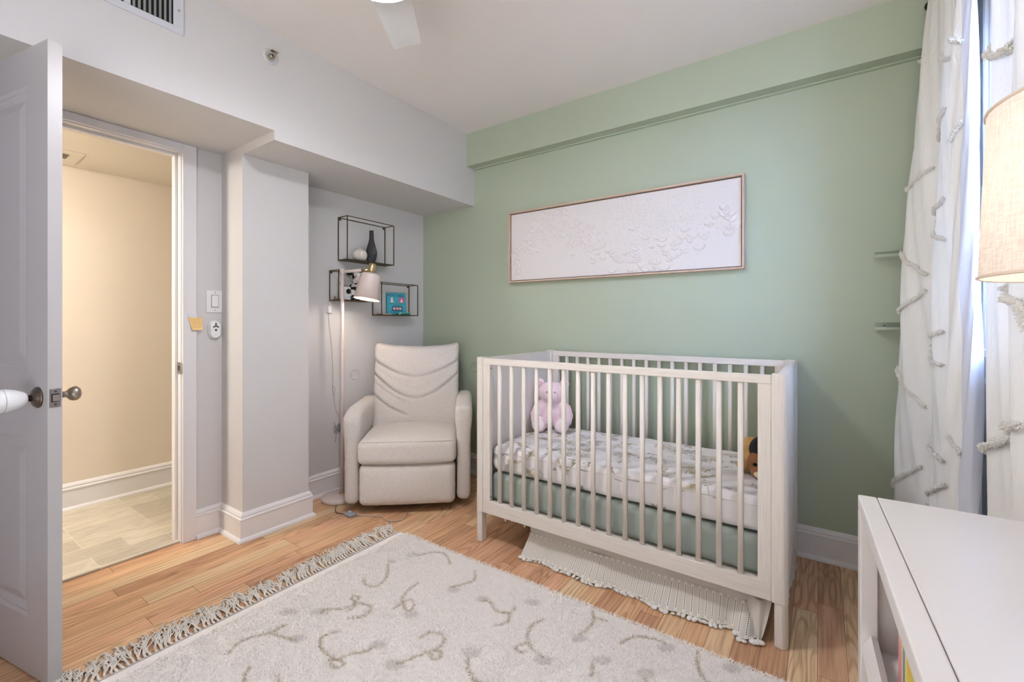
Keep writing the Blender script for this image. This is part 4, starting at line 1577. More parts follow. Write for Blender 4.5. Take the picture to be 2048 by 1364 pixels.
def back_fn(p):
    h_ = (p.z - 0.42) / 0.565
    q = p.copy()
    ex = abs(p.x) / 0.30
    # horned top corners, dipped middle
    if p.z > 0.86:
        q.z += 0.036 * (ex ** 4) * (p.z - 0.86) / 0.125 - 0.010 * (1 - ex) * (p.z - 0.86) / 0.125
    if h_ > 0.8:
        q.x *= 1.0 + 0.02 * (h_ - 0.8) * 5
    front = max(0.0, min(1.0, (0.50 - p.y) / 0.05))
    if front > 0:
        amp = 0.0
        xn = p.x / 0.29
        bul = 0.030 * max(0, 1 - xn ** 2) * max(0, 1 - (2 * h_ - 1) ** 2)
        amp -= bul
        for (zc_, zs_, fade, dep) in ((0.762, 0.870, 0.25, 0.020), (0.618, 0.785, 0.15, 0.024), (0.500, 0.645, 1.0, 0.016), (0.585, 0.735, 1.2, 0.006)):
            zv = zc_ + (zs_ - zc_) * abs(xn) ** 1.7
            d_ = p.z - zv
            w_ = 0.25 + 0.75 * abs(xn) ** 0.8 if fade < 1 else (1.0 if (xn < -0.12) else 0.0) * min(1, abs(xn + 0.12) * 4)
            amp += dep * w_ * math.exp(-(d_ / 0.0085) ** 2)
            amp -= 0.35 * dep * w_ * math.exp(-((d_ - 0.030) / 0.022) ** 2)
        q.y += amp * front
    # lean back
    q.y += 0.13 * max(0, h_)
    q += Vector((1, 1, 1)) * 0.0015 * noise.noise(p * 25)
    return q


MB().rbox(-0.292, 0.292, 0.40, 0.56, 0.41, 0.975, 0.034, 0.0095, back_fn).build('back_cushion', M_BOUCLE, ch, **CH)
MB().rbox(-0.270, 0.270, 0.50, 0.66, 0.10, 0.90, 0.05, 0.05, lambda p: p + Vector((0, 0.05 * max(0, (p.z - 0.4) / 0.5), 0))).build('back_shell', M_BOUCLE, ch, **CH)
MB().lathe([(0.0, 0.012), (0.20, 0.012), (0.205, 0.018), (0.205, 0.030), (0.06, 0.040), (0.05, 0.085), (0, 0.085)], c=(0, 0.32, 0), n=40).build('swivel_base', mat('black_metal_base', (18, 17, 17), 0.5, 0.5), ch, **CH)
MB().box(-0.27, 0.27, 0.115, 0.56, 0.075, 0.31).build('seat_frame', mat('black_underside', (22, 20, 20), 0.9), ch, bevel=0.01, **CH)
for a in (-0.16, 0.16):
    for b_ in (0.17, 0.47):
        MB().lathe([(0.010, 0.0), (0.012, 0.012), (0, 0.012)], c=(a, b_, 0.0), n=12).build('glide_foot', mat('glide_grey', (120, 118, 118), 0.5), ch, **CH)

# ================================================================== FLOOR LAMP
LX, LY = -2.575, 1.765
flp = thing('floor_lamp', 'slim blush pink floor lamp with a cone shade and brass socket', 'floor lamp', (LX, LY, 0))
MB().lathe([(0.0, 0.0), (0.112, 0.0), (0.118, 0.004), (0.118, 0.016), (0.112, 0.022), (0.0, 0.024)], c=(LX + 0.012, LY - 0.022, 0), n=56).build('base', M_BLUSH, flp)
MB().lathe([(0.022, 0.022), (0.022, 0.029), (0.014, 0.031), (0, 0.031)], c=(LX, LY, 0), n=24).build('base_collar', M_BRASS, flp)
MB().tube([(LX, LY, 0.028), (LX, LY, 0.75), (LX, LY, 1.462)], 0.0110, 20).build('pole', M_BLUSH, flp)
MB().tube([(LX, LY, 0.955), (LX, LY, 0.958)], 0.0116, 20).build('pole_joint', mat('blush_joint', (200, 178, 168), 0.4), flp)
MB().tube([(LX, LY, 1.458), (LX, LY, 1.492)], 0.0150, 20).build('elbow', M_BLUSH, flp)
AD = Vector((math.cos(YAW), math.sin(YAW), 0)).normalized()
AD = Vector((0.842, 0.540, 0)).normalized()
A0 = Vector((LX, LY, 1.474)); A1 = A0 + AD * 0.130 + Vector((0, 0, 0.010))
MB().tube([A0 + AD * 0.01, A1], 0.0105, 16).build('arm', M_BLUSH, flp)
MB().tube([A1, A1 + AD * 0.050], 0.0125, 16).build('arm_tip', M_BRASS, flp)
SC_ = A1 + AD * 0.066 + Vector((0, 0, 0.004))
SM = Matrix.Translation(SC_) @ Matrix.Rotation(math.radians(-7.5), 4, AD) @ Matrix.Rotation(math.radians(7), 4, Vector((-AD.y, AD.x, 0)))
MB().lathe([(0, -0.034), (0.0225, -0.034), (0.0225, 0.034), (0.0205, 0.036), (0, 0.036)], n=28, M=SM).build('socket', M_BRASS, flp)
MB().lathe([(0.0, -0.030), (0.052, -0.031), (0.060, -0.036), (0.062, -0.044), (0.083, -0.200), (0.0815, -0.200), (0.0600, -0.046), (0.0, -0.034)], n=48, M=SM, cap=False).build('lamp_shade', M_BLUSH, flp)
point_light('floor_lamp_bulb_light', SM @ Vector((0, 0, -0.165)), 1.1, (1.0, 0.88, 0.78), 0.02)
MB().lathe([(0, -0.155), (0.018, -0.150), (0.028, -0.130), (0.028, -0.115), (0.018, -0.085), (0.013, -0.070), (0.013, -0.040), (0, -0.040)], n=20, M=SM).build('bulb', mat('warm_bulb', (255, 240, 225), 0.5, emit=(255, 226, 196), estr=9.0), flp)
cordp = [(LX + 0.02, LY - 0.02, 0.006), (-2.48, 1.66, 0.005), (-2.40, 1.60, 0.004), (-2.345, 1.598, 0.006), (-2.300, 1.612, 0.008)]
M_CORD = mat('clear_cord', (176, 168, 158), 0.3)
MB().tube(catmull(cordp, 6), 0.0024, 8).build('cord', mat('dark_clear_cord', (92, 76, 62), 0.3), flp)
cordp = [(-2.262, 1.632, 0.010), (-2.20, 1.665, 0.005), (-2.14, 1.700, 0.005), (-2.10, 1.708, 0.005), (-2.045, 1.695, 0.005), (-2.005, 1.715, 0.005), (-1.985, 1.760, 0.005), (-2.03, 1.83, 0.005), (-2.12, 1.92, 0.005)]
MB().tube(catmull(cordp, 8), 0.0026, 8).build('cord', M_CORD, flp)
fs_ = MB(); fs_.rbox(-2.318, -2.248, 1.596, 1.640, 0.0, 0.022, 0.010, 0.012)
fs_.build('foot_switch', mat('smoky_clear_plastic', (150, 158, 168), 0.12, coat=0.5), flp)
MB().lathe([(0.011, 0.020), (0.010, 0.028), (0, 0.029)], c=(-2.288, 1.618, 0), n=16).build('switch_button', mat('grey_button', (176, 180, 186), 0.3), flp)

# wires on the alcove wall
cd = thing('hanging_wire', 'thin white wire with a plug hanging down the alcove wall', 'cord', (XN, 1.78, 0.41))
wp = [(XN + 0.004, 1.747, 1.285), (XN + 0.004, 1.747, 1.235), (XN + 0.003, 1.752, 1.14), (XN + 0.004, 1.768, 1.02), (XN + 0.003, 1.779, 0.89), (XN + 0.005, 1.781, 0.77), (XN + 0.006, 1.776, 0.70), (XN + 0.004, 1.786, 0.65), (XN + 0.004, 1.800, 0.56), (XN + 0.004, 1.822, 0.50)]
MB().tube(catmull(wp, 6), 0.0013, 6).build('wire', mat('grey_wire', (168, 162, 158), 0.5), cd)
wp = [(XN + 0.004, 1.777, 0.72), (XN + 0.010, 1.792, 0.70), (XN + 0.006, 1.792, 0.66), (XN + 0.004, 1.782, 0.645)]
MB().tube(catmull(wp, 5), 0.0013, 6).build('wire', MATS['grey_wire'], cd)
m_ = MB(); m_.rbox(XN + 0.001, XN + 0.022, 1.738, 1.760, 1.205, 1.252, 0.004, 0.008)
m_.build('plug', M_PLASTIC, cd)
bw = thing('wire_bundle', 'tangle of thin coiled wire against the alcove wall behind the floor lamp', 'cord', (XN, 1.82, 0.41))
m_ = MB()
rb = random.Random(8)
for k in range(6):
    c0 = Vector((XN + 0.006, 1.822, 0.425))
    a = k * 0.9
    pts_ = [c0 + Vector((rb.uniform(0, .012), rb.uniform(-.04, .05) * math.cos(t * 2 + a), 0.030 * math.sin(t * 2.2 + a) + rb.uniform(-.01, .01))) for t in range(5)]
    m_.tube(catmull(pts_, 6), 0.0014, 5)
m_.tube(catmull([(XN + .004, 1.79, 0.47), (XN + .006, 1.80, 0.435), (XN + .012, 1.81, 0.42), (XN + .006, 1.80, 0.36), (XN + .005, 1.796, 0.33)], 5), 0.0014, 5)
m_.build('wires', mat('dark_thin_wire', (150, 144, 150), 0.5), bw)

# round clear cord clips / covers on walls
for (x_, y_, z_, ax, lab) in ((XN, 1.955, 0.776, 'x', 'upper round clear plastic disc on the alcove wall behind the recliner'),
                              (XN, 1.995, 0.545, 'x', 'lower round clear plastic disc on the alcove wall behind the recliner arm'),
                              (-2.155, YG, 0.806, 'y', 'round clear plastic disc on the green wall beside the crib post')):
    t = thing('wall_disc', lab, 'wall bumper', (x_, y_, z_), group='clear wall bumper discs')
    M = Matrix.Translation((x_, y_, z_)) @ (Matrix.Rotation(math.radians(90), 4, 'Y') if ax == 'x' else Matrix.Rotation(math.radians(90), 4, 'X'))
    base_m = mat('disc_clear_white', (208, 205, 202), 0.4) if ax == 'x' else mat('disc_clear_green', (164, 174, 152), 0.4)
    MB().lathe([(0.038, 0), (0.038, 0.0025), (0.035, 0.004), (0.033, 0.0028), (0, 0.0028)], n=40, M=M).build('disc', base_m, t)
    rim_m = mat('disc_rim_grey', (196, 192, 188), 0.3) if ax == 'x' else mat('disc_rim_green', (140, 152, 132), 0.3)
    ring = [M @ Vector((0.0355 * math.cos(a), 0.0355 * math.sin(a), 0.0042)) for a in np.linspace(0, 2 * math.pi, 41)]
    MB().tube(ring, 0.0012, 6, cap=False).build('rim', rim_m, t)

# ================================================================== WIRE CUBE SHELVES
def cube_shelf(label, y0, y1, z0, z1, x1=-2.602):
    t = thing('wire_wall_shelf', label, 'shelf', (XN, (y0 + y1) / 2, z0), group='bronze wire box shelves in the alcove')
    x0 = XN + 0.004
    w = 0.0026
    fr = MB()
    for x_ in (x0, x1):
        for z_ in (z0, z1):
            fr.box(x_ - w, x_ + w, y0 - w, y1 + w, z_ - w, z_ + w)
        for y_ in (y0, y1):
            fr.box(x_ - w, x_ + w, y_ - w, y_ + w, z0, z1)
    for y_ in (y0, y1):
        for z_ in (z0, z1):
            fr.box(x0, x1, y_ - w, y_ + w, z_ - w, z_ + w)
    fr.build('wire_frame', M_BRONZE, t)
    MB().box(x0, x1, y0, y1, z0 - 0.0035, z0 + 0.0035).build('shelf_board', mat('bronze_sheet', (80, 70, 54), 0.5, 0.6, vary=0.1, vscale=50), t)
    for y_ in (y0 + 0.012, y1 - 0.012):
        M = Matrix.Translation((x0 - 0.003, y_, z1 - 0.010)) @ Matrix.Rotation(math.radians(90), 4, 'Y')
        MB().lathe([(0.007, 0), (0.007, 0.006), (0.004, 0.008), (0, 0.008)], n=14, M=M).build('mounting_tab', M_BRONZE, t)
    return t


cube_shelf('top bronze wire box shelf holding a dark vase and a white ribbed vase', 1.822, 2.216, 1.566, 1.856)
cube_shelf('middle bronze wire box shelf behind the floor lamp, holding plush cow', 1.757, 2.040, 1.290, 1.488)
cube_shelf('lowest and rightmost bronze wire box shelf holding a turquoise board book', 2.105, 2.455, 1.195, 1.432)

ZS1, ZS2, ZS3 = 1.566 + 0.0036, 1.290 + 0.0036, 1.195 + 0.0036
vs_ = MB().lathe([(0.0, 0), (0.020, 0), (0.024, 0.004), (0.034, 0.035), (0.0385, 0.065), (0.037, 0.085), (0.030, 0.115), (0.021, 0.145), (0.0155, 0.175), (0.0145, 0.225), (0.0155, 0.231), (0.013, 0.231), (0.012, 0.19), (0, 0.18)], c=(-2.655, 2.058, ZS1), n=40)
tag(vs_.build('dark_vase', blotch_mat('charcoal_glaze', (62, 62, 64), (84, 86, 92), 9, 0.55, 0.1)), 'tall dark grey bottle-necked vase on the top wire shelf', 'vase')
rib = MB()
n_ = 176
vsx, fsx = [], []
prof_ = [(0.0, 0), (0.022, 0.0), (0.036, 0.008), (0.047, 0.024), (0.0505, 0.042), (0.048, 0.058), (0.040, 0.073), (0.026, 0.083), (0.012, 0.087), (0.010, 0.096), (0.0058, 0.096), (0.006, 0.085)]
for r_, z_ in prof_:
    for k in range(n_):
        a = 2 * math.pi * k / n_
        rr_ = r_ * (0.94 + (0.085 * (abs(math.sin(a * 11)) ** 0.45 - 0.7) if r_ > 0.02 else 0))
        vsx.append((-2.655 + rr_ * math.cos(a), 1.980 + rr_ * math.sin(a), ZS1 + z_))
for i in range(len(prof_) - 1):
    for k in range(n_):
        a, b_ = i * n_ + k, i * n_ + (k + 1) % n_
        fsx.append((a, b_, b_ + n_, a + n_))
rib.add(vsx, fsx, True)
# keep clear of its dark neighbour
rib.v = [(x_, y_ - 0.018, z_) for x_, y_, z_ in rib.v]
tag(rib.build('ribbed_vase', mat('white_ceramic', (222, 214, 206), 0.35)), 'small round white ribbed vase beside the tall dark vase', 'vase')

# middle shelf contents
cw = thing('plush_cow', 'black and white plush cow with pink snout on the middle wire shelf', 'plush toy', (-2.648, 1.937, ZS2), math.radians(55))
cw.scale = (1.12, 1.12, 1.12)
MCOW = blotch_mat('cow_plush', (232, 228, 222), (14, 13, 14), 26, 0.51, 0.8, (0.3, 0.1, 0.25))
b = MB()
b.sphere((0, 0.0, 0.060), (0.042, 0.036, 0.060)); b.sphere((0.004, -0.010, 0.140), (0.040, 0.036, 0.040))
for sd in (-1, 1):
    b.tube([(sd * 0.03, -0.005, 0.095), (sd * 0.048, -0.020, 0.060), (sd * 0.046, -0.032, 0.035)], [0.014, 0.015, 0.013], 10)
    b.tube([(sd * 0.020, -0.005, 0.022), (sd * 0.034, -0.034, 0.018), (sd * 0.036, -0.046, 0.020)], [0.018, 0.017, 0.018], 10)
b.build('body', MCOW, cw, local=True, remesh=0.0038)
b = MB(); b.sphere((0.006, -0.045, 0.126), (0.026, 0.016, 0.020)); b.build('snout', mat('snout_pink', (216, 190, 184), 0.9), cw, local=True)
for sd in (-1, 1):
    b = MB(); b.sphere((sd * 0.048, -0.004, 0.165), (0.019, 0.008, 0.012)); b.build('ear', M_BLKP if sd < 0 else mat('ear_white', (220, 214, 208), 0.9), cw, local=True)
    b = MB(); b.tube([(sd * 0.018 + .004, -0.006, 0.172), (sd * 0.022 + .004, -0.006, 0.186)], [0.006, 0.003], 8); b.build('horn', mat('horn_pink', (226, 190, 190), 0.8), cw, local=True)
    b = MB(); b.sphere((sd * 0.016 + .004, -0.043, 0.150), 0.004, 8, 6); b.build('eye', M_BLACK, cw, local=True)
cmx = thing('white_monitor_unit', 'small white box with a round black lens on the middle wire shelf', 'camera', (-2.640, 1.838, ZS2))
MB().rbox(-2.665, -2.618, 1.800, 1.862, ZS2, ZS2 + 0.090, 0.006, 0.02).build('body', M_PLASTIC, cmx)
M = Matrix.Translation((-2.618, 1.842, ZS2 + 0.058)) @ Matrix.Rotation(math.radians(90), 4, 'Y')
MB().lathe([(0.0175, 0), (0.0175, 0.003), (0.014, 0.005), (0, 0.005)], n=28, M=M).build('lens', mat('gloss_black', (8, 10, 12), 0.12), cmx)
MB().box(-2.6180, -2.6172, 1.842, 1.860, ZS2 + 0.019, ZS2 + 0.022).build('blue_stripe', mat('label_blue', (70, 110, 170), 0.5), cmx)
bt = thing('white_bottle', 'white bottle with a pale blue band standing behind the small white box', 'bottle', (-2.682, 1.812, ZS2))
MB().lathe([(0, 0), (0.016, 0), (0.017, 0.004), (0.017, 0.100), (0.016, 0.130), (0.012, 0.160), (0.007, 0.172), (0, 0.173)], c=(-2.682, 1.830, ZS2), n=24).build('body', M_PLASTIC, bt)
MB().lathe([(0.0174, 0.104), (0.0174, 0.120)], c=(-2.682, 1.830, ZS2), n=24, cap=False).build('band', mat('pale_blue', (176, 196, 214), 0.5), bt)
tg = MB(); tg.rbox(-2.66, -2.63, 1.764, 1.792, ZS2, ZS2 + 0.006, 0.002, 0.01)
tag(tg.build('orange_trinket', mat('terracotta', (190, 110, 80), 0.6)), 'tiny flat orange trinket at the left end of the middle wire shelf', 'trinket')
tg = MB().lathe([(0, 0), (0.008, 0), (0.009, 0.006), (0.005, 0.012), (0.007, 0.018), (0.004, 0.024), (0, 0.025)], c=(-2.678, 1.779, ZS2), n=16)
tag(tg.build('brown_figurine', mat('brown_glaze', (120, 86, 64), 0.4)), 'tiny brown figurine behind the orange trinket', 'figurine')
tg = MB().lathe([(0.009, 0), (0.006, 0.01), (0.002, 0.03), (0, 0.034)], c=(-2.622, 1.790, ZS2), n=12)
tag(tg.build('white_cone', M_PLASTIC), 'tiny white cone beside the floor lamp pole on the middle wire shelf', 'trinket')


# board book
def text_mesh(name, txt, size, m, parent, M, extrude=0.0006):
    cu = bpy.data.curves.new(name, 'FONT')
    cu.body = txt; cu.size = size; cu.extrude = extrude; cu.align_x = 'CENTER'; cu.align_y = 'CENTER'
    tmp = bpy.data.objects.new(name + '_tmp', cu)
    COL.objects.link(tmp)
    dg_ = bpy.context.evaluated_depsgraph_get()
    me = bpy.data.meshes.new_from_object(tmp.evaluated_get(dg_))
    bpy.data.objects.remove(tmp)
    me.transform(WORLD[parent.name].inverted() @ M)
    me.materials.clear(); me.materials.append(m)
    o = bpy.data.objects.new(name, me)
    COL.objects.link(o); o.parent = parent
    WORLD[o.name] = WORLD[parent.name]
    return o


BKZ = ZS3
# the book leans slightly; local frame: x along +y (to the right seen from the room), y up, z towards +x
BM0 = Matrix.Translation((-2.652, 2.288, BKZ + 0.003)) @ Matrix.Rotation(math.radians(-20), 4, 'Z') @ Matrix.Rotation(math.radians(-4), 4, 'Y')
BM = BM0 @ Matrix(((0, 0, 1, 0), (1, 0, 0, 0), (0, 1, 0, 0), (0, 0, 0, 1)))
bk = thing('board_book', 'turquoise board book reading MOO and BAA, standing on the lowest wire shelf', 'book', (-2.640, 2.285, BKZ))
M_TEAL = mat('teal_cover', (52, 160, 176), 0.45)
BWd, BHt = 0.150, 0.165
m_ = MB(); m_.box(-BWd / 2, BWd / 2, 0, BHt, -0.020, 0.0, BM)
m_.build('cover', M_TEAL, bk, bevel=0.0012)
M_NAVY = mat('navy_ink', (26, 44, 96), 0.5); M_WI = mat('white_ink', (236, 230, 226), 0.5); M_PK = mat('pink_ink', (216, 84, 140), 0.5)
M_RD = mat('red_ink', (206, 70, 70), 0.5); M_GN = mat('green_ink', (70, 150, 90), 0.5)


def at(px, py, pz=0.0004):
    return BM @ Matrix.Translation((px, py, pz))


text_mesh('title_text', 'MOO,', 0.027, M_NAVY, bk, at(-0.036, 0.146))
text_mesh('title_text', 'BAA,', 0.027, M_NAVY, bk, at(0.038, 0.144))
text_mesh('title_text', 'LA LA LA!', 0.014, M_NAVY, bk, at(0.003, 0.069))
text_mesh('author_text', 'by Sandra Boynton', 0.0125, M_NAVY, bk, at(0.004, 0.023))
m_ = MB(); m_.box(0.020, 0.060, 0.090, 0.129, 0.0003, 0.0008, BM); m_.build('pink_panel', M_PK, bk)
m_ = MB(); m_.box(-0.035, 0.045, 0.030, 0.060, 0.0003, 0.0008, BM); m_.build('blue_panel', M_NAVY, bk)
m_ = MB()
for cx, cy, rx_, ry_ in ((-0.036, 0.116, 0.009, 0.012), (-0.036, 0.100, 0.013, 0.010), (-0.046, 0.094, 0.005, 0.004), (-0.026, 0.094, 0.005, 0.004), (-0.042, 0.128, 0.003, 0.004), (-0.030, 0.128, 0.003, 0.004),
                         (0.040, 0.110, 0.008, 0.008), (0.040, 0.098, 0.014, 0.006)):
    m_.lathe([(1, 0), (1, 1), (0, 1)], n=16, M=at(cx, cy) @ Matrix.Diagonal((rx_, ry_, 0.0010, 1)))
m_.build('white_animals', M_WI, bk)
m_ = MB()
for k in range(3):
    m_.lathe([(1, 0), (1, 1), (0, 1)], n=16, M=at(-0.018 + k * 0.023, 0.045) @ Matrix.Diagonal((0.012, 0.010, 0.0014, 1)))
m_.build('pink_animals', mat('pale_pink_ink', (240, 196, 190), 0.5), bk)
m_ = MB()
for k in range(4):
    m_.lathe([(1, 0), (1, 1), (0, 1)], n=10, M=at(-0.012 + k * 0.010, 0.045) @ Matrix.Diagonal((0.0018, 0.004, 0.0020, 1)))
m_.build('red_marks', M_RD, bk)
m_ = MB()
for k, px in enumerate((-0.050, -0.030, 0.000, 0.028, 0.050)):
    m_.lathe([(1, 0), (1, 1), (0, 1)], n=8, M=at(px, 0.081 + 0.003 * (k % 2)) @ Matrix.Diagonal((0.006, 0.003, 0.0010, 1)))
m_.build('green_marks', M_GN, bk)
m_ = MB()
for k in range(7):
    m_.box(-BWd / 2 - 0.0006, -BWd / 2 - 0.0002, 0.012 + k * 0.020, 0.026 + k * 0.020, -0.016, -0.004, BM)
m_.build('spine_pattern', mat('dark_green_ink', (30, 92, 74), 0.5), bk)
# books lying flat
for (y0, y1, x0, x1, z0, h_, rgb, lab, nm) in (
        (2.200, 2.262, -2.690, -2.632, 0.0, 0.0, None, None, None),):
    pass
fb = thing('flat_board_book', 'dark green board book lying flat at the front of the lowest wire shelf', 'book', (-2.612, 2.325, ZS3))
MB().box(-2.630, -2.606, 2.262, 2.384, ZS3, ZS3 + 0.010).build('cover', mat('dark_teal_cover', (24, 96, 88), 0.45), fb, bevel=0.001)
MB().box(-2.6062, -2.6052, 2.270, 2.282, ZS3 + 0.002, ZS3 + 0.008).build('spine_mark', M_WI, fb)
fb = thing('flat_board_book', 'turquoise board book stacked on the dark green one', 'book', (-2.612, 2.325, ZS3 + 0.0102))
MB().box(-2.630, -2.607, 2.266, 2.380, ZS3 + 0.0103, ZS3 + 0.0190).build('cover', mat('sea_green_cover', (70, 176, 160), 0.45), fb, bevel=0.001)
MB().box(-2.6072, -2.6062, 2.276, 2.300, ZS3 + 0.012, ZS3 + 0.017).build('spine_mark', M_WI, fb)
fb = MB().box(-2.680, -2.610, 2.125, 2.205, ZS3, ZS3 + 0.008)
tag(fb.build('thin_beige_book', mat('beige_cover', (190, 160, 140), 0.6), bevel=0.001), 'thin beige book lying flat at the left end of the lowest wire shelf', 'book')

# ================================================================== ACRYLIC LEDGES on the green wall
for (z0, label) in ((1.430, 'upper clear acrylic wall ledge, partly behind the curtain'), (1.110, 'lower clear acrylic wall ledge, partly behind the curtain')):
    t = thing('acrylic_ledge', label, 'shelf', (0.30, YG, z0), group='clear acrylic ledges')
    xl, xr = 0.190, 0.455
    m_ = MB()
    poly = [(xl + 0.012, YG - 0.0005), (xl + 0.003, YG - 0.03), (xl, YG - 0.075), (xl + 0.01, YG - 0.085), (xr, YG - 0.085), (xr, YG - 0.0005)]
    m_.prism(poly[::-1], z0, z0 + 0.003)
    m_.build('ledge', M_ACRYL, t)
    m_ = MB(); m_.box(xl + 0.012, xr, YG - 0.0038, YG - 0.0008, z0 + 0.003, z0 + 0.032)
    m_.build('back_lip', M_ACRYL, t)
    m_ = MB(); m_.box(xl + 0.006, xr, YG - 0.088, YG - 0.085, z0, z0 + 0.012)
    m_.build('front_lip', mat('acrylic_edge', (200, 212, 192), 0.1, trans=0.4), t)
    M = Matrix.Translation((0.236, YG - 0.004, z0 + 0.018)) @ Matrix.Rotation(math.radians(90), 4, 'X')
    MB().lathe([(0.0035, 0), (0.003, 0.0015), (0, 0.0015)], n=10, M=M).build('screw', M_KNOB, t)

# ================================================================== WINDOW
win = MB()
fxx = XR + 0.075
for (y0, y1, z0, z1) in ((WY0, WY0 + 0.045, WZ0, WZ1), (WY1 - 0.045, WY1, WZ0, WZ1), (WY0 + 0.045, WY1 - 0.045, WZ0, WZ0 + 0.05), (WY0 + 0.045, WY1 - 0.045, WZ1 - 0.05, WZ1), (WY0 + 0.045, WY1 - 0.045, 1.68, 1.72)):
    win.box(fxx - 0.02, fxx + 0.03, y0, y1, z0, z1)
w1 = thing('window_1', 'white framed window between the curtains', 'window', (fxx, (WY0 + WY1) / 2, WZ0))
w1['kind'] = 'structure'
win.build('window_frame', M_TRIM, w1, bevel=0.003)
MB().box(fxx, fxx + 0.004, WY0 + 0.04, WY1 - 0.04, WZ0 + 0.045, WZ1 - 0.045).build('pane', M_GLASS, w1)
t3 = MB()
t3.box(XR - 0.020, XR, WY1, WY1 + 0.085, WZ0 - 0.02, WZ1 + 0.08)
t3.box(XR - 0.030, XR - 0.020, WY1 + 0.055, WY1 + 0.085, WZ0 - 0.02, WZ1 + 0.08)
t3.box(XR - 0.020, XR, WY0 - 0.085, WY0, WZ0 - 0.02, WZ1 + 0.08)
t3.box(XR - 0.020, XR, WY0, WY1, WZ1, WZ1 + 0.08)
struct(t3.build('trim_4', M_TRIM, bevel=0.003))
t5 = MB()
t5.box(XR - 0.045, XR + 0.06, WY0 - 0.10, WY1 + 0.10, WZ0 - 0.025, WZ0)
t5.box(XR - 0.018, XR, WY0 - 0.08, WY1 + 0.085, WZ0 - 0.105, WZ0 - 0.025)
t5.box(XR - 0.026, XR, WY0 - 0.08, WY1 + 0.085, WZ0 - 0.120, WZ0 - 0.100)
struct(t5.build('trim_5', M_TRIM, bevel=0.003))
# pleated blind raised to the top of the recess
rbnd = thing('raised_blind', 'white pleated blind gathered up at the top of the window', 'blind', (XR + 0.03, 1.72, 2.10))
m_ = MB()
zig = []
for k in range(9):
    zig.append((XR - 0.004 + (0.050 if k % 2 else 0.0), 2.115 + 0.028 * k))
m_.prism(zig + [(x_ + 0.0022, z_ + 0.004) for x_, z_ in reversed(zig)], WY0 + 0.01, WY1 - 0.012, 'y')
m_.build('pleats', mat('blind_white', (226, 228, 236), 0.7), rbnd)
MB().box(XR - 0.002, XR + 0.050, WY0 + 0.01, WY1 - 0.012, 2.340, 2.355).build('head_rail', M_PLASTIC, rbnd)
# made-up dark blue wall outside, added to darken the upper panes
struct(MB().box(0.72, 3.5, 3.4, 3.6, 0.0, 6.0).build('wall_outside_added', mat('added_wall_blue', (44, 74, 132), 0.9)))

# ================================================================== CURTAINS
rod = thing('curtain_rod', 'dark curtain rod with a rounded finial at the top of the window', 'curtain rod', (0.375, 1.9, 2.45))
MB().tube([(0.375, 1.05, 2.452), (0.375, 2.475, 2.452)], 0.0095, 16).build('rod', mat('dark_bronze_rod', (40, 34, 32), 0.4, 0.7), rod)
MB().sphere((0.372, 2.488, 2.447), (0.020, 0.016, 0.020)).build('finial', mat('finial_dark', (44, 36, 32), 0.35, 0.7), rod)
MB().box(0.375, XR, 1.88, 1.90, 2.445, 2.46).build('bracket', MATS['dark_bronze_rod'], rod)

T_TOP = [(0.44, 2.470), (0.400, 2.462), (0.367, 2.435), (0.366, 2.37), (0.380, 2.30), (0.392, 2.24), (0.379, 2.19), (0.373, 2.13), (0.381, 2.06), (0.387, 2.01), (0.389, 1.970), (0.386, 1.945), (0.377, 1.933), (0.364, 1.948), (0.352, 1.980)]
T_BOT = [(0.44, 2.485), (0.360, 2.480), (0.262, 2.445), (0.256, 2.38), (0.292, 2.30), (0.335, 2.225), (0.335, 2.18), (0.315, 2.13), (0.330, 2.07), (0.372, 2.02), (0.402, 1.965), (0.402, 1.915), (0.378, 1.900), (0.357, 1.935), (0.338, 1.985)]
NT = 12


def curve_xy(ctrl):
    return [(p.x, p.y) for p in catmull([(a, b, 0) for a, b in ctrl], NT)]


CTP, CBP = curve_xy(T_TOP), curve_xy(T_BOT)
Z_T, Z_B = 2.475, 0.012


def curtA(i, z):
    """i float index along the path, world z"""
    i = max(0, min(len(CTP) - 1.001, i))
    k = int(i); fr = i - k
    f_ = (Z_T - z) / (Z_T - Z_B)
    t = 1 - (1 - f_) ** 2.4
    def L(P_):
        a, b = P_[k], P_[k + 1]
        return a[0] + (b[0] - a[0]) * fr, a[1] + (b[1] - a[1]) * fr
    a, b = L(CTP), L(CBP)
    wob = 0.004 * math.sin(z * 7 + i * 0.25) + 0.002 * math.sin(z * 19 + i * 0.6)
    return Vector((a[0] + (b[0] - a[0]) * t + wob, a[1] + (b[1] - a[1]) * t, z))


NZc = 120
cA = thing('linen_curtain', 'white linen curtain with diagonal tufted rows, nearest the green wall', 'curtain', (0.33, 2.2, 0), group='tufted linen curtains')
n_i = len(CTP)
lin_end = 9.6 * NT      # from here on the lining side is what faces the room
P = [[curtA(i, Z_B + (Z_T - Z_B) * j / NZc) for j in range(NZc + 1)] for i in range(0, int(lin_end) + 1)]
MB().grid(P).build('fabric', M_CURT, cA)
P = [[curtA(i, Z_B + (Z_T - Z_B) * j / NZc) for j in range(NZc + 1)] for i in range(int(lin_end), 13 * NT + 1)]
MB().grid(P).build('lining', M_CURT2, cA)
P = [[curtA(i, Z_B + (Z_T - Z_B) * j / NZc) for j in range(NZc + 1)] for i in range(13 * NT, n_i)]
MB().grid(P).build('hem_band', M_CURT, cA)


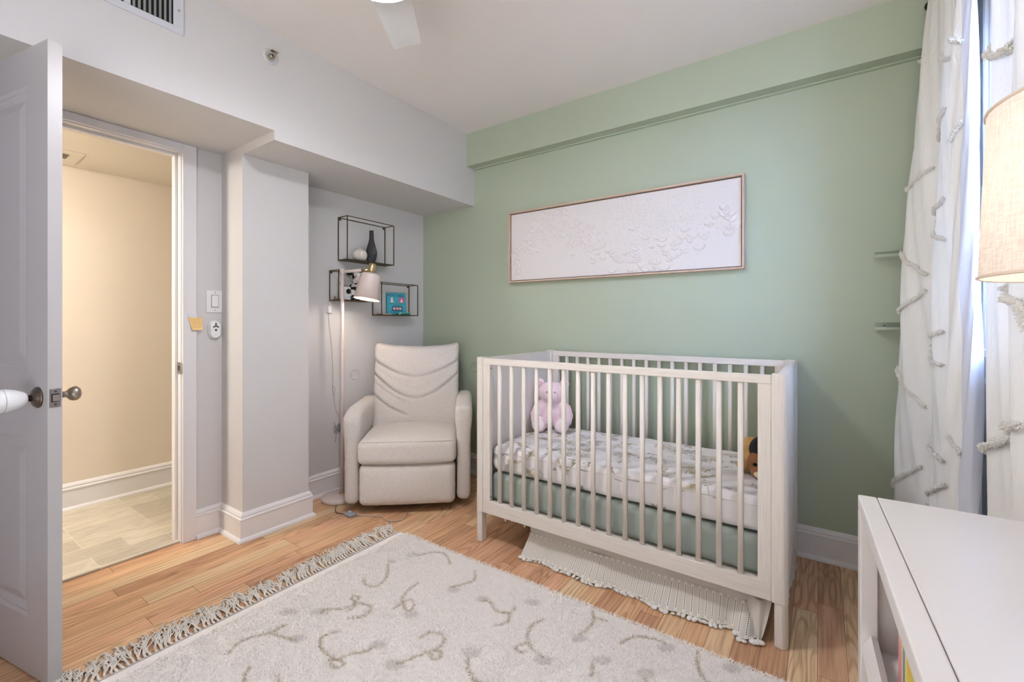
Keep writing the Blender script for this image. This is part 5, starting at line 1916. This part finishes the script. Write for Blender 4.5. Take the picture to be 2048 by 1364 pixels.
def rope(fn, i0, z0, i1, z1, r, parent, side=(-0.7, -0.7), n=None, seed=0, sag=0.0):
    rr_ = random.Random(seed)
    a = fn(i0, z0); b_ = fn(i1, z1)
    L_ = max(0.03, (a - b_).length)
    n = max(6, int(L_ / (r * 0.55)))
    m_ = MB()
    sdv = Vector((side[0], side[1], 0)).normalized()
    pts_ = []
    for k in range(n + 1):
        t = k / n
        p = fn(i0 + (i1 - i0) * t, z0 + (z1 - z0) * t - sag * math.sin(math.pi * t))
        pts_.append(p + sdv * r * 0.55)
    m_.tube(pts_, [r * 0.55] * len(pts_), 8)
    for p in pts_:
        for q in range(11):
            d = Vector((rr_.gauss(0, 1), rr_.gauss(0, 1), rr_.gauss(0, 1))).normalized() + sdv * 0.6 + Vector((0, 0, -0.15))
            d.normalize()
            tip = p + d * r * rr_.uniform(0.70, 1.08)
            m_.tube([p + d * r * 0.3, tip], [r * 0.22, r * 0.15], 5)
    return m_.build('tuft_row', M_TUFT, parent)


# rows: path index (in control units) and height
rows = [(26, 1.686, 54, 1.721), (26, 1.432, 54, 1.321), (27, 1.173, 54, 1.264), (27, 0.957, 55, 0.826), (23, 2.20, 30, 2.195), (26, 0.46, 54, 0.60),
        (66, 2.112, 94, 2.03), (62, 1.80, 94, 1.865), (60, 1.514, 96, 1.560), (60, 1.496, 96, 1.422), (60, 1.059, 97, 1.114), (60, 1.040, 97, 1.000),
        (60, 0.723, 100, 0.680), (58, 0.464, 101, 0.600), (74, 2.36, 90, 2.30)]
for k, (i0, z0, i1, z1) in enumerate(rows):
    rope(curtA, i0, z0, i1, z1, 0.0100, cA, seed=k + 2)
for k, (z0, z1) in enumerate(((2.055, 2.02), (1.725, 1.765), (0.775, 0.735), (2.30, 2.33))):
    rope(curtA, 167.5, z0, 156, z1, 0.0095, cA, seed=40 + k)

T2 = [(0.43, 1.730), (0.405, 1.735), (0.385, 1.722), (0.366, 1.690), (0.362, 1.650), (0.372, 1.610), (0.392, 1.580), (0.385, 1.545), (0.364, 1.510), (0.360, 1.470), (0.374, 1.430), (0.392, 1.400), (0.375, 1.370), (0.362, 1.345)]
C2P = curve_xy(T2)


def curtB(i, z):
    i = max(0, min(len(C2P) - 1.001, i))
    k = int(i); fr = i - k
    a, b = C2P[k], C2P[k + 1]
    x, y = a[0] + (b[0] - a[0]) * fr, a[1] + (b[1] - a[1]) * fr
    # slightly drawn in towards the top
    f_ = min(1, max(0, (z - 1.3) / 1.1))
    y2 = 1.335 + (y - 1.335) * (1 - 0.22 * f_ ** 1.5) + 0.004 * math.sin(z * 6 + i * 0.2)
    flare = 0.010 * max(0, (1.2 - z)) * (y - 1.335) / 0.4
    return Vector((x + 0.004 * math.sin(z * 5 + i * 0.3) + 0.0, y2 + flare, z))


cB = thing('linen_curtain', 'white linen curtain with thick tufted rows behind the table lamp', 'curtain', (0.37, 1.53, 0), group='tufted linen curtains')
P = [[curtB(i, Z_B + (Z_T - Z_B) * j / NZc) for j in range(NZc + 1)] for i in range(len(C2P))]
MB().grid(P).build('fabric', M_CURT, cB)
for k, (i0, z0, i1, z1) in enumerate(((30, 1.86, 54, 1.812), (54, 1.812, 92, 1.785), (34, 0.80, 60, 0.845), (60, 0.845, 113, 0.916), (64, 1.23, 110, 1.19), (110, 1.19, 122, 1.13), (36, 2.25, 70, 2.32))):
    rope(curtB, i0, z0, i1, z1, 0.0135, cB, side=(-0.8, -0.5), seed=60 + k)
# cord hanging between the curtains
MBc = MB().tube(catmull([(0.43, 1.86, 0.86), (0.425, 1.87, 0.74), (0.428, 1.84, 0.66), (0.43, 1.80, 0.55), (0.43, 1.76, 0.46)], 6), 0.003, 8)
tag(MBc.build('blind_cord', M_PLASTIC), 'thin white cord hanging below the window between the two curtains', 'cord')

# ================================================================== BOOKCASE (open front faces the room, -x)
BK = thing('bookcase', 'low glossy white bookcase in the right foreground', 'bookcase', (0.070, 1.291, 0), math.radians(2.0))
# local: x depth into the bookcase, y negative towards the camera
BL, BD, BT = 0.98, 0.335, 0.750
LC = dict(local=True)
MB().box(0.0345, BD, -BL, 0.0, BT - 0.032, BT).build('top_panel', M_BOOKC, BK, bevel=0.002, **LC)
MB().box(0.0, 0.0335, -BL, 0.0, BT - 0.032, BT).build('front_rail', M_BOOKC, BK, bevel=0.003, **LC)
MB().box(0.0, 0.030, -0.050, -0.0005, 0.0, BT - 0.0325).build('front_post', M_BOOKC, BK, bevel=0.002, **LC)
MB().box(0.0, 0.030, -BL, -BL + 0.05, 0.0, BT - 0.0325).build('front_post', M_BOOKC, BK, bevel=0.002, **LC)
MB().box(0.0305, BD, -0.022, -0.0005, 0.0, BT - 0.0325).build('side_panel', M_BOOKC, BK, bevel=0.001, **LC)
MB().box(0.0305, BD, -BL, -BL + 0.022, 0.0, BT - 0.0325).build('side_panel', M_BOOKC, BK, bevel=0.001, **LC)
MB().box(BD - 0.012, BD, -BL + 0.022, -0.022, 0.05, BT - 0.0325).build('back_panel', M_BOOKC, BK, **LC)
for z in (0.06, 0.40):
    MB().box(0.020, BD - 0.012, -BL + 0.0225, -0.0225, z, z + 0.020).build('shelf', M_BOOKC, BK, bevel=0.001, **LC)
m_ = MB(); m_.prism([(0.002, 0.395), (0.030, 0.395), (0.030, 0.455), (0.018, 0.462), (0.006, 0.440), (0.002, 0.43)], -BL + 0.051, -0.051, 'y')
m_.build('shelf_lip', M_BOOKC, BK, **LC)


def stripe_mat(name, cols_):
    m, nt, bs = new_mat(name)
    N, L = nt.nodes, nt.links
    tc = N.new('ShaderNodeTexCoord')
    mp = N.new('ShaderNodeMapping'); mp.inputs['Scale'].default_value = (9, 9, 14)
    L.new(tc.outputs['Object'], mp.inputs[0])
    n = N.new('ShaderNodeTexNoise'); n.inputs['Scale'].default_value = 1.0; n.inputs['Detail'].default_value = 0.5
    L.new(mp.outputs[0], n.inputs['Vector'])
    r = N.new('ShaderNodeValToRGB')
    r.color_ramp.elements[0].position = 0.35; r.color_ramp.elements[0].color = srgb(*cols_[0])
    r.color_ramp.elements[1].position = 0.65; r.color_ramp.elements[1].color = srgb(*cols_[-1])
    if len(cols_) > 2:
        e = r.color_ramp.elements.new(0.5); e.color = srgb(*cols_[1])
    L.new(n.outputs[0], r.inputs[0]); L.new(r.outputs[0], bs.inputs['Base Color'])
    bs.inputs['Roughness'].default_value = 0.35
    return m


bks = [(-0.178, 0.028, 0.186, [(226, 130, 150), (216, 130, 140), (226, 196, 110)], 'picture book with a pink and yellow cover, nearest the far end of the bookcase'),
       (-0.209, 0.010, 0.172, [(236, 196, 120), (240, 214, 130)], 'slim yellow picture book in the bookcase, second from its far end'),
       (-0.222, 0.014, 0.176, [(40, 120, 170), (60, 150, 190)], 'blue picture book in the bookcase beside the slim yellow one'),
       (-0.239, 0.013, 0.170, [(240, 216, 90), (236, 200, 110)], 'bright yellow picture book in the bookcase, nearest the camera')]
for (y0, th_, h_, cc, lab) in bks:
    Mw = WORLD[BK.name]
    t = thing('picture_book', lab, 'book', tuple(Mw @ Vector((0.10, y0 - th_ / 2, 0.42))), math.radians(2.0), group='picture books in the bookcase')
    Ml = WORLD[t.name]
    m_ = MB(); m_.box(-0.055, 0.105, -th_ / 2, th_ / 2, 0.0005, h_)
    m_.build('cover', stripe_mat('cover_' + lab[:12].replace(' ', '_') + str(int(h_ * 1000)), cc), t, bevel=0.001, local=True)
    m_ = MB(); m_.box(-0.050, 0.1052, -th_ / 2 + 0.002, th_ / 2 - 0.002, 0.003, h_ + 0.0003)
    m_.build('pages', mat('paper_white', (236, 230, 222), 0.8), t, local=True)

# ================================================================== TABLE LAMP on the bookcase
TLX, TLY = 0.313, 0.830
tl_ = thing('table_lamp', 'table lamp with a cream linen drum shade on the white bookcase', 'table lamp', (TLX, TLY, BT))
MB().lathe([(0, 0), (0.062, 0), (0.064, 0.006), (0.062, 0.012), (0.025, 0.018), (0.045, 0.055), (0.066, 0.115), (0.068, 0.170), (0.052, 0.235), (0.022, 0.290), (0.016, 0.330), (0.016, 0.345), (0, 0.345)], c=(TLX, TLY, BT + 0.0005), n=48).build('lamp_base', mat('white_glaze', (232, 228, 222), 0.25), tl_)
MB().tube([(TLX, TLY, BT + 0.34), (TLX, TLY, BT + 0.48)], 0.007, 12).build('stem', M_BRASS, tl_)
zb, zt = 1.203, 1.417
sh = MB()
P = []
for k in range(97):
    a = 2 * math.pi * k / 96
    row = []
    for j in range(21):
        t = j / 20
        r_ = 0.141 - 0.008 * t
        row.append((TLX + r_ * math.cos(a), TLY + r_ * math.sin(a), zb + (zt - zb) * t))
    P.append(row)
sh.grid(P)
sh.build('lamp_shade', shade_fabric_mat('linen_shade', (224, 212, 200), 0.28), tl_)
for z_, r_ in ((zb, 0.1412), (zt, 0.1334)):
    ring = [(TLX + r_ * math.cos(a), TLY + r_ * math.sin(a), z_) for a in np.linspace(0, 2 * math.pi, 73)]
    MB().tube(ring, 0.0022, 6, cap=False).build('shade_rim', mat('shade_trim', (214, 196, 178), 0.8), tl_)
sp_ = MB()
for k in range(3):
    a = k * 2 * math.pi / 3 + 0.5
    sp_.tube([(TLX, TLY, zt - 0.02), (TLX + 0.133 * math.cos(a), TLY + 0.133 * math.sin(a), zt - 0.004)], 0.0015, 6)
sp_.build('shade_spider', M_BRASS, tl_)
MB().sphere((TLX, TLY, 1.265), (0.022, 0.022, 0.018)).build('bulb', mat('table_bulb', (255, 245, 232), 0.5, emit=(255, 232, 205), estr=3.5), tl_)

# ================================================================== RUG
RXa, RXb, RYa, RYb = -1.885, 0.040, -0.20, 1.640
rug = thing('area_rug', 'large white shaggy area rug with tan vine scrolls and a fringed end', 'rug', ((RXa + RXb) / 2, (RYa + RYb) / 2, 0))
step = 0.008
nx = int((RXb - RXa) / step) + 1; ny = int((RYb - RYa) / step) + 1
gx = np.linspace(RXa, RXb, nx); gy = np.linspace(RYa, RYb, ny)
GX, GY = np.meshgrid(gx, gy, indexing='ij')
edge = np.minimum(np.minimum((GX - RXa - 0.050) / 0.02, (RYb - GY) / 0.012), 1)
edge = np.clip(edge, 0, 1)
GZ = 0.006 + edge * 0.010 + RNG.normal(0, 0.0007, GX.shape) * edge
P2 = np.stack([GX, GY], -1).reshape(-1, 2)


def rug_cols(pts_):
    c = np.ones((len(pts_), 4)); c[:, :3] = srgb(243, 238, 233)[:3]
    for (x_, y_, rx_, ry_) in RUG_BLOBS:
        blob(pts_, c, (x_, y_), rx_, ry_, 0.6, (196, 190, 182), 0.65, 0.2)
    for s_ in RUG_STROKES:
        paint(pts_, c, s_, 0.0068, (176, 160, 132), 0.25)
    return c


RUG_STROKES = [
    [(-1.653, 1.374), (-1.586, 1.313), (-1.559, 1.259), (-1.565, 1.223), (-1.608, 1.216), (-1.644, 1.235)],
    [(-1.593, 0.997), (-1.589, 1.028), (-1.545, 1.059), (-1.534, 1.104), (-1.55, 1.139), (-1.581, 1.138), (-1.568, 1.119), (-1.533, 1.112), (-1.514, 1.081), (-1.518, 1.066)],
    [(-1.52, 1.121), (-1.472, 1.132), (-1.444, 1.114), (-1.442, 1.073), (-1.477, 1.038)],
    [(-1.427, 1.35), (-1.424, 1.292), (-1.408, 1.246), (-1.381, 1.217), (-1.381, 1.172)],
    [(-1.388, 1.228), (-1.328, 1.195), (-1.324, 1.227), (-1.364, 1.253), (-1.381, 1.232)],
    [(-1.284, 1.56), (-1.244, 1.504), (-1.263, 1.455), (-1.29, 1.41)],
    [(-1.591, 1.518), (-1.569, 1.562), (-1.522, 1.595), (-1.467, 1.577), (-1.421, 1.541)],
    [(-1.652, 0.693), (-1.678, 0.732), (-1.674, 0.782), (-1.641, 0.827), (-1.64, 0.856), (-1.635, 0.885)],
    [(-1.632, 0.83), (-1.571, 0.847), (-1.528, 0.859)],
    [(-1.442, 0.976), (-1.466, 0.933), (-1.444, 0.9), (-1.391, 0.885), (-1.33, 0.889), (-1.312, 0.929), (-1.282, 0.961), (-1.272, 1.002)],
    [(-1.346, 0.878), (-1.31, 0.862), (-1.288, 0.882), (-1.307, 0.895), (-1.336, 0.886)],
    [(-1.175, 1.121), (-1.165, 1.16), (-1.123, 1.176), (-1.09, 1.151), (-1.089, 1.112), (-1.111, 1.069), (-1.129, 1.029), (-1.147, 0.99)],
    [(-1.092, 1.087), (-1.068, 1.072), (-1.049, 1.09), (-1.068, 1.114), (-1.088, 1.106)],
    [(-0.971, 1.144), (-0.943, 1.111), (-0.905, 1.089), (-0.865, 1.088), (-0.84, 1.096)],
    [(-1.531, 0.709), (-1.513, 0.686), (-1.479, 0.668)], [(-1.423, 0.739), (-1.376, 0.724)],
    [(-1.132, 1.413), (-1.09, 1.424), (-1.044, 1.394), (-0.991, 1.413), (-0.992, 1.456)],
    [(-0.991, 1.413), (-0.967, 1.364), (-0.998, 1.318)],
    [(-0.865, 1.45), (-0.88, 1.4), (-0.864, 1.343), (-0.82, 1.303), (-0.77, 1.291)],
    [(-0.845, 1.32), (-0.869, 1.282), (-0.85, 1.262), (-0.83, 1.282)],
    [(-0.732, 1.61), (-0.705, 1.561), (-0.702, 1.515), (-0.714, 1.461)], [(-0.71, 1.574), (-0.662, 1.583)],
    [(-0.576, 1.505), (-0.545, 1.564), (-0.485, 1.59), (-0.443, 1.59)], [(-0.344, 1.613), (-0.335, 1.556), (-0.30, 1.50), (-0.25, 1.49)],
    [(-0.62, 1.20), (-0.58, 1.26), (-0.52, 1.25), (-0.49, 1.20)], [(-0.75, 0.95), (-0.70, 1.0), (-0.66, 0.96)],
    [(-0.62, 1.36), (-0.60, 1.31)], [(-0.46, 1.40), (-0.43, 1.35), (-0.44, 1.30)],
    [(-1.2, 0.55), (-1.15, 0.6), (-1.08, 0.58), (-1.03, 0.62)], [(-0.9, 0.7), (-0.85, 0.76), (-0.8, 0.72)]]
RUG_BLOBS = [(-1.60, 1.00, 0.035, 0.022), (-1.27, 1.40, 0.030, 0.020), (-1.62, 1.50, 0.035, 0.02), (-1.30, 1.19, 0.03, 0.022), (-1.15, 0.985, 0.035, 0.022), (-1.53, 0.87, 0.03, 0.02),
             (-1.70, 0.93, 0.035, 0.02), (-1.27, 1.01, 0.03, 0.02), (-0.98, 1.17, 0.035, 0.025), (-1.13, 1.42, 0.03, 0.02), (-0.76, 1.28, 0.03, 0.02), (-0.71, 1.44, 0.03, 0.02),
             (-0.95, 1.52, 0.03, 0.02), (-0.44, 1.57, 0.03, 0.02), (-0.60, 1.39, 0.03, 0.02), (-0.46, 1.42, 0.03, 0.02), (-0.24, 1.50, 0.03, 0.02), (-0.24, 1.60, 0.03, 0.02), (-1.66, 1.40, 0.02, 0.015)]
rc_col = rug_cols(P2)
flat = (P2[:, 0] < RXa + 0.052)
rc_col[flat, :3] = srgb(238, 233, 228)[:3]
Pv = np.stack([GX, GY, GZ], -1).reshape(-1, 3)
fs = []
for i in range(nx - 1):
    for j in range(ny - 1):
        q = i * ny + j
        fs.append((q, q + ny, q + ny + 1, q + 1))
m_ = MB(); m_.v = [tuple(p) for p in Pv]; m_.f = fs; m_.sm = [True] * len(fs)
M_RUG = vcol_mat('rug_wool', 0.95, bump=0.3, bscale=400)
m_.build('rug_body', M_RUG, rug, colors=rc_col)
MB().box(RXa, RXb, RYa, RYb, 0.0005, 0.0055).build('rug_backing', mat('rug_backing', (210, 204, 196), 0.9), rug)
# woven stripe lines at the fringed end
MB().box(RXa + 0.006, RXa + 0.0085, RYa, RYb, 0.006, 0.0078).build('woven_line', mat('woven_grey_line', (150, 146, 142), 0.9), rug)
# pile: short leaning blades of yarn
NP = 230000
vis_y0 = 0.15
bx0 = RNG.uniform(RXa + 0.055, RXb, NP); by0 = RNG.uniform(vis_y0, RYb - 0.001, NP)
# keep only what lies in front of the bottom edge of the photo's view (plus a margin)
ca_, sa_ = math.cos(YAW), math.sin(YAW)
D_ = -bx0 * sa_ + by0 * ca_; X_ = bx0 * ca_ + by0 * sa_
keep = (D_ > 0.95)
bx0, by0 = bx0[keep], by0[keep]
NP = len(bx0)
bc = rug_cols(np.stack([bx0, by0], 1))
br_ = RNG.uniform(0.90, 1.06, NP)
bc[:, :3] *= br_[:, None]
ang = RNG.uniform(0, 2 * math.pi, NP); ln = RNG.uniform(0.006, 0.014, NP); hh = RNG.uniform(0.003, 0.009, NP)
wd = RNG.uniform(0.0010, 0.0020, NP)
dx, dy = np.cos(ang), np.sin(ang)
base_z = 0.0150
V = np.zeros((NP, 3, 3), dtype=np.float32)
V[:, 0] = np.stack([bx0 - dy * wd, by0 + dx * wd, np.full(NP, base_z)], 1)
V[:, 1] = np.stack([bx0 + dy * wd, by0 - dx * wd, np.full(NP, base_z)], 1)
V[:, 2] = np.stack([bx0 + dx * ln, by0 + dy * ln, base_z + hh], 1)
V = V.reshape(-1, 3) - np.array(rug.location, dtype=np.float32)
me = bpy.data.meshes.new('pile')
me.vertices.add(NP * 3); me.vertices.foreach_set('co', V.ravel())
me.loops.add(NP * 3); me.loops.foreach_set('vertex_index', np.arange(NP * 3, dtype=np.int32))
me.polygons.add(NP); me.polygons.foreach_set('loop_start', np.arange(0, NP * 3, 3, dtype=np.int32))
ca2 = me.color_attributes.new('Col', 'FLOAT_COLOR', 'POINT')
ca2.data.foreach_set('color', np.repeat(bc, 3, axis=0).astype(np.float32).ravel())
me.update(); me.validate()
me.materials.append(vcol_mat('rug_pile', 0.95))
po = bpy.data.objects.new('pile', me); COL.objects.link(po); po.parent = rug
po['kind'] = 'stuff'
# fringe tassels
M_FR = mat('fringe_cotton', (222, 217, 210), 0.95, bump=0.5, bscale=300)
variants = []
rf_ = random.Random(9)
for v_ in range(9):
    m_ = MB()
    m_.sphere((-0.012, 0, 0.006), (0.010, 0.0045, 0.0045), 8, 6)
    for s_ in range(6):
        y0_ = rf_.uniform(-0.003, 0.003)
        L_ = rf_.uniform(0.11, 0.165)
        skew = rf_.uniform(0.15, 0.55) if v_ % 3 else rf_.uniform(-0.1, 0.4)
        pts_ = [(0.0, y0_ * 0.5, 0.006), (-0.020, y0_, 0.007)]
        for k in range(1, 7):
            t = k / 6
            pts_.append((-0.020 - (L_ - 0.03) * t, y0_ + skew * L_ * t * 0.9 + rf_.uniform(-0.006, 0.006) * t * 2, 0.004 + 0.010 * math.sin(math.pi * t) * rf_.uniform(0.3, 1.0)))
        m_.tube(catmull(pts_, 2), 0.0021, 5)
    variants.append(m_)
protos = []
N_T = 92
for k in range(N_T):
    y_ = 0.26 + (RYb - 0.27) * (k + 0.5) / N_T
    lw = Vector((RXa + 0.001, y_, 0.0)) - Vector(rug.location)
    if k < len(variants):
        o = variants[k].build('fringe_tassel', M_FR, rug, local=True)
        protos.append(o)
    else:
        o = dup(rf_.choice(protos), rug)
    o.location = lw
    o.rotation_euler = (0, 0, rf_.uniform(-0.18, 0.18))
    o.scale = (rf_.uniform(0.85, 1.08), 1, 1)

# ------------------------------------------------------------------ sub-parts: pieces that belong to a part hang under that part
def nest(thing_name, child, part):
    for t in list(bpy.data.objects):
        if t.parent is None and t.name.split('.')[0] == thing_name:
            kids = list(t.children)
            ps = [k for k in kids if k.name.split('.')[0] == part]
            if not ps:
                continue
            for k in kids:
                if k.name.split('.')[0] == child:
                    k.parent = ps[0]


for a_, b_, c_ in (('door_1', 'cover_seam', 'knob_cover'), ('door_1', 'latch_bolt', 'latch_plate'), ('door_1', 'latch_recess_shade', 'latch_plate'), ('door_1', 'screw', 'latch_plate'),
                   ('light_switch', 'rocker', 'rocker_frame'), ('wall_remote', 'emblem', 'remote_body'), ('wall_remote', 'button', 'remote_body'), ('wall_remote', 'brand_mark', 'remote_body'),
                   ('wall_remote', 'dot', 'remote_body'), ('sticky_note', 'handwriting', 'paper'), ('sheeted_mattress', 'piping', 'fitted_sheet'), ('crib_skirt', 'pompom', 'ruffle'),
                   ('crib_skirt', 'hem_band', 'ruffle'), ('crib_skirt', 'tassel', 'gathered_corner'), ('pink_teddy_bear', 'inner_ear', 'ear'), ('pink_teddy_bear', 'nose', 'muzzle'),
                   ('recliner_chair', 'seat_piping', 'seat_cushion'), ('floor_lamp', 'base_collar', 'base'), ('floor_lamp', 'switch_button', 'foot_switch'), ('white_monitor_unit', 'blue_stripe', 'body'),
                   ('board_book', 'title_text', 'cover'), ('board_book', 'author_text', 'cover'), ('linen_curtain', 'tuft_row', 'fabric'), ('picture_book', 'pages', 'cover'),
                   ('table_lamp', 'shade_rim', 'lamp_shade'), ('table_lamp', 'shade_spider', 'lamp_shade'), ('fire_sprinkler', 'bulb', 'nozzle'), ('curtain_rod', 'finial', 'rod')):
    nest(a_, b_, c_)
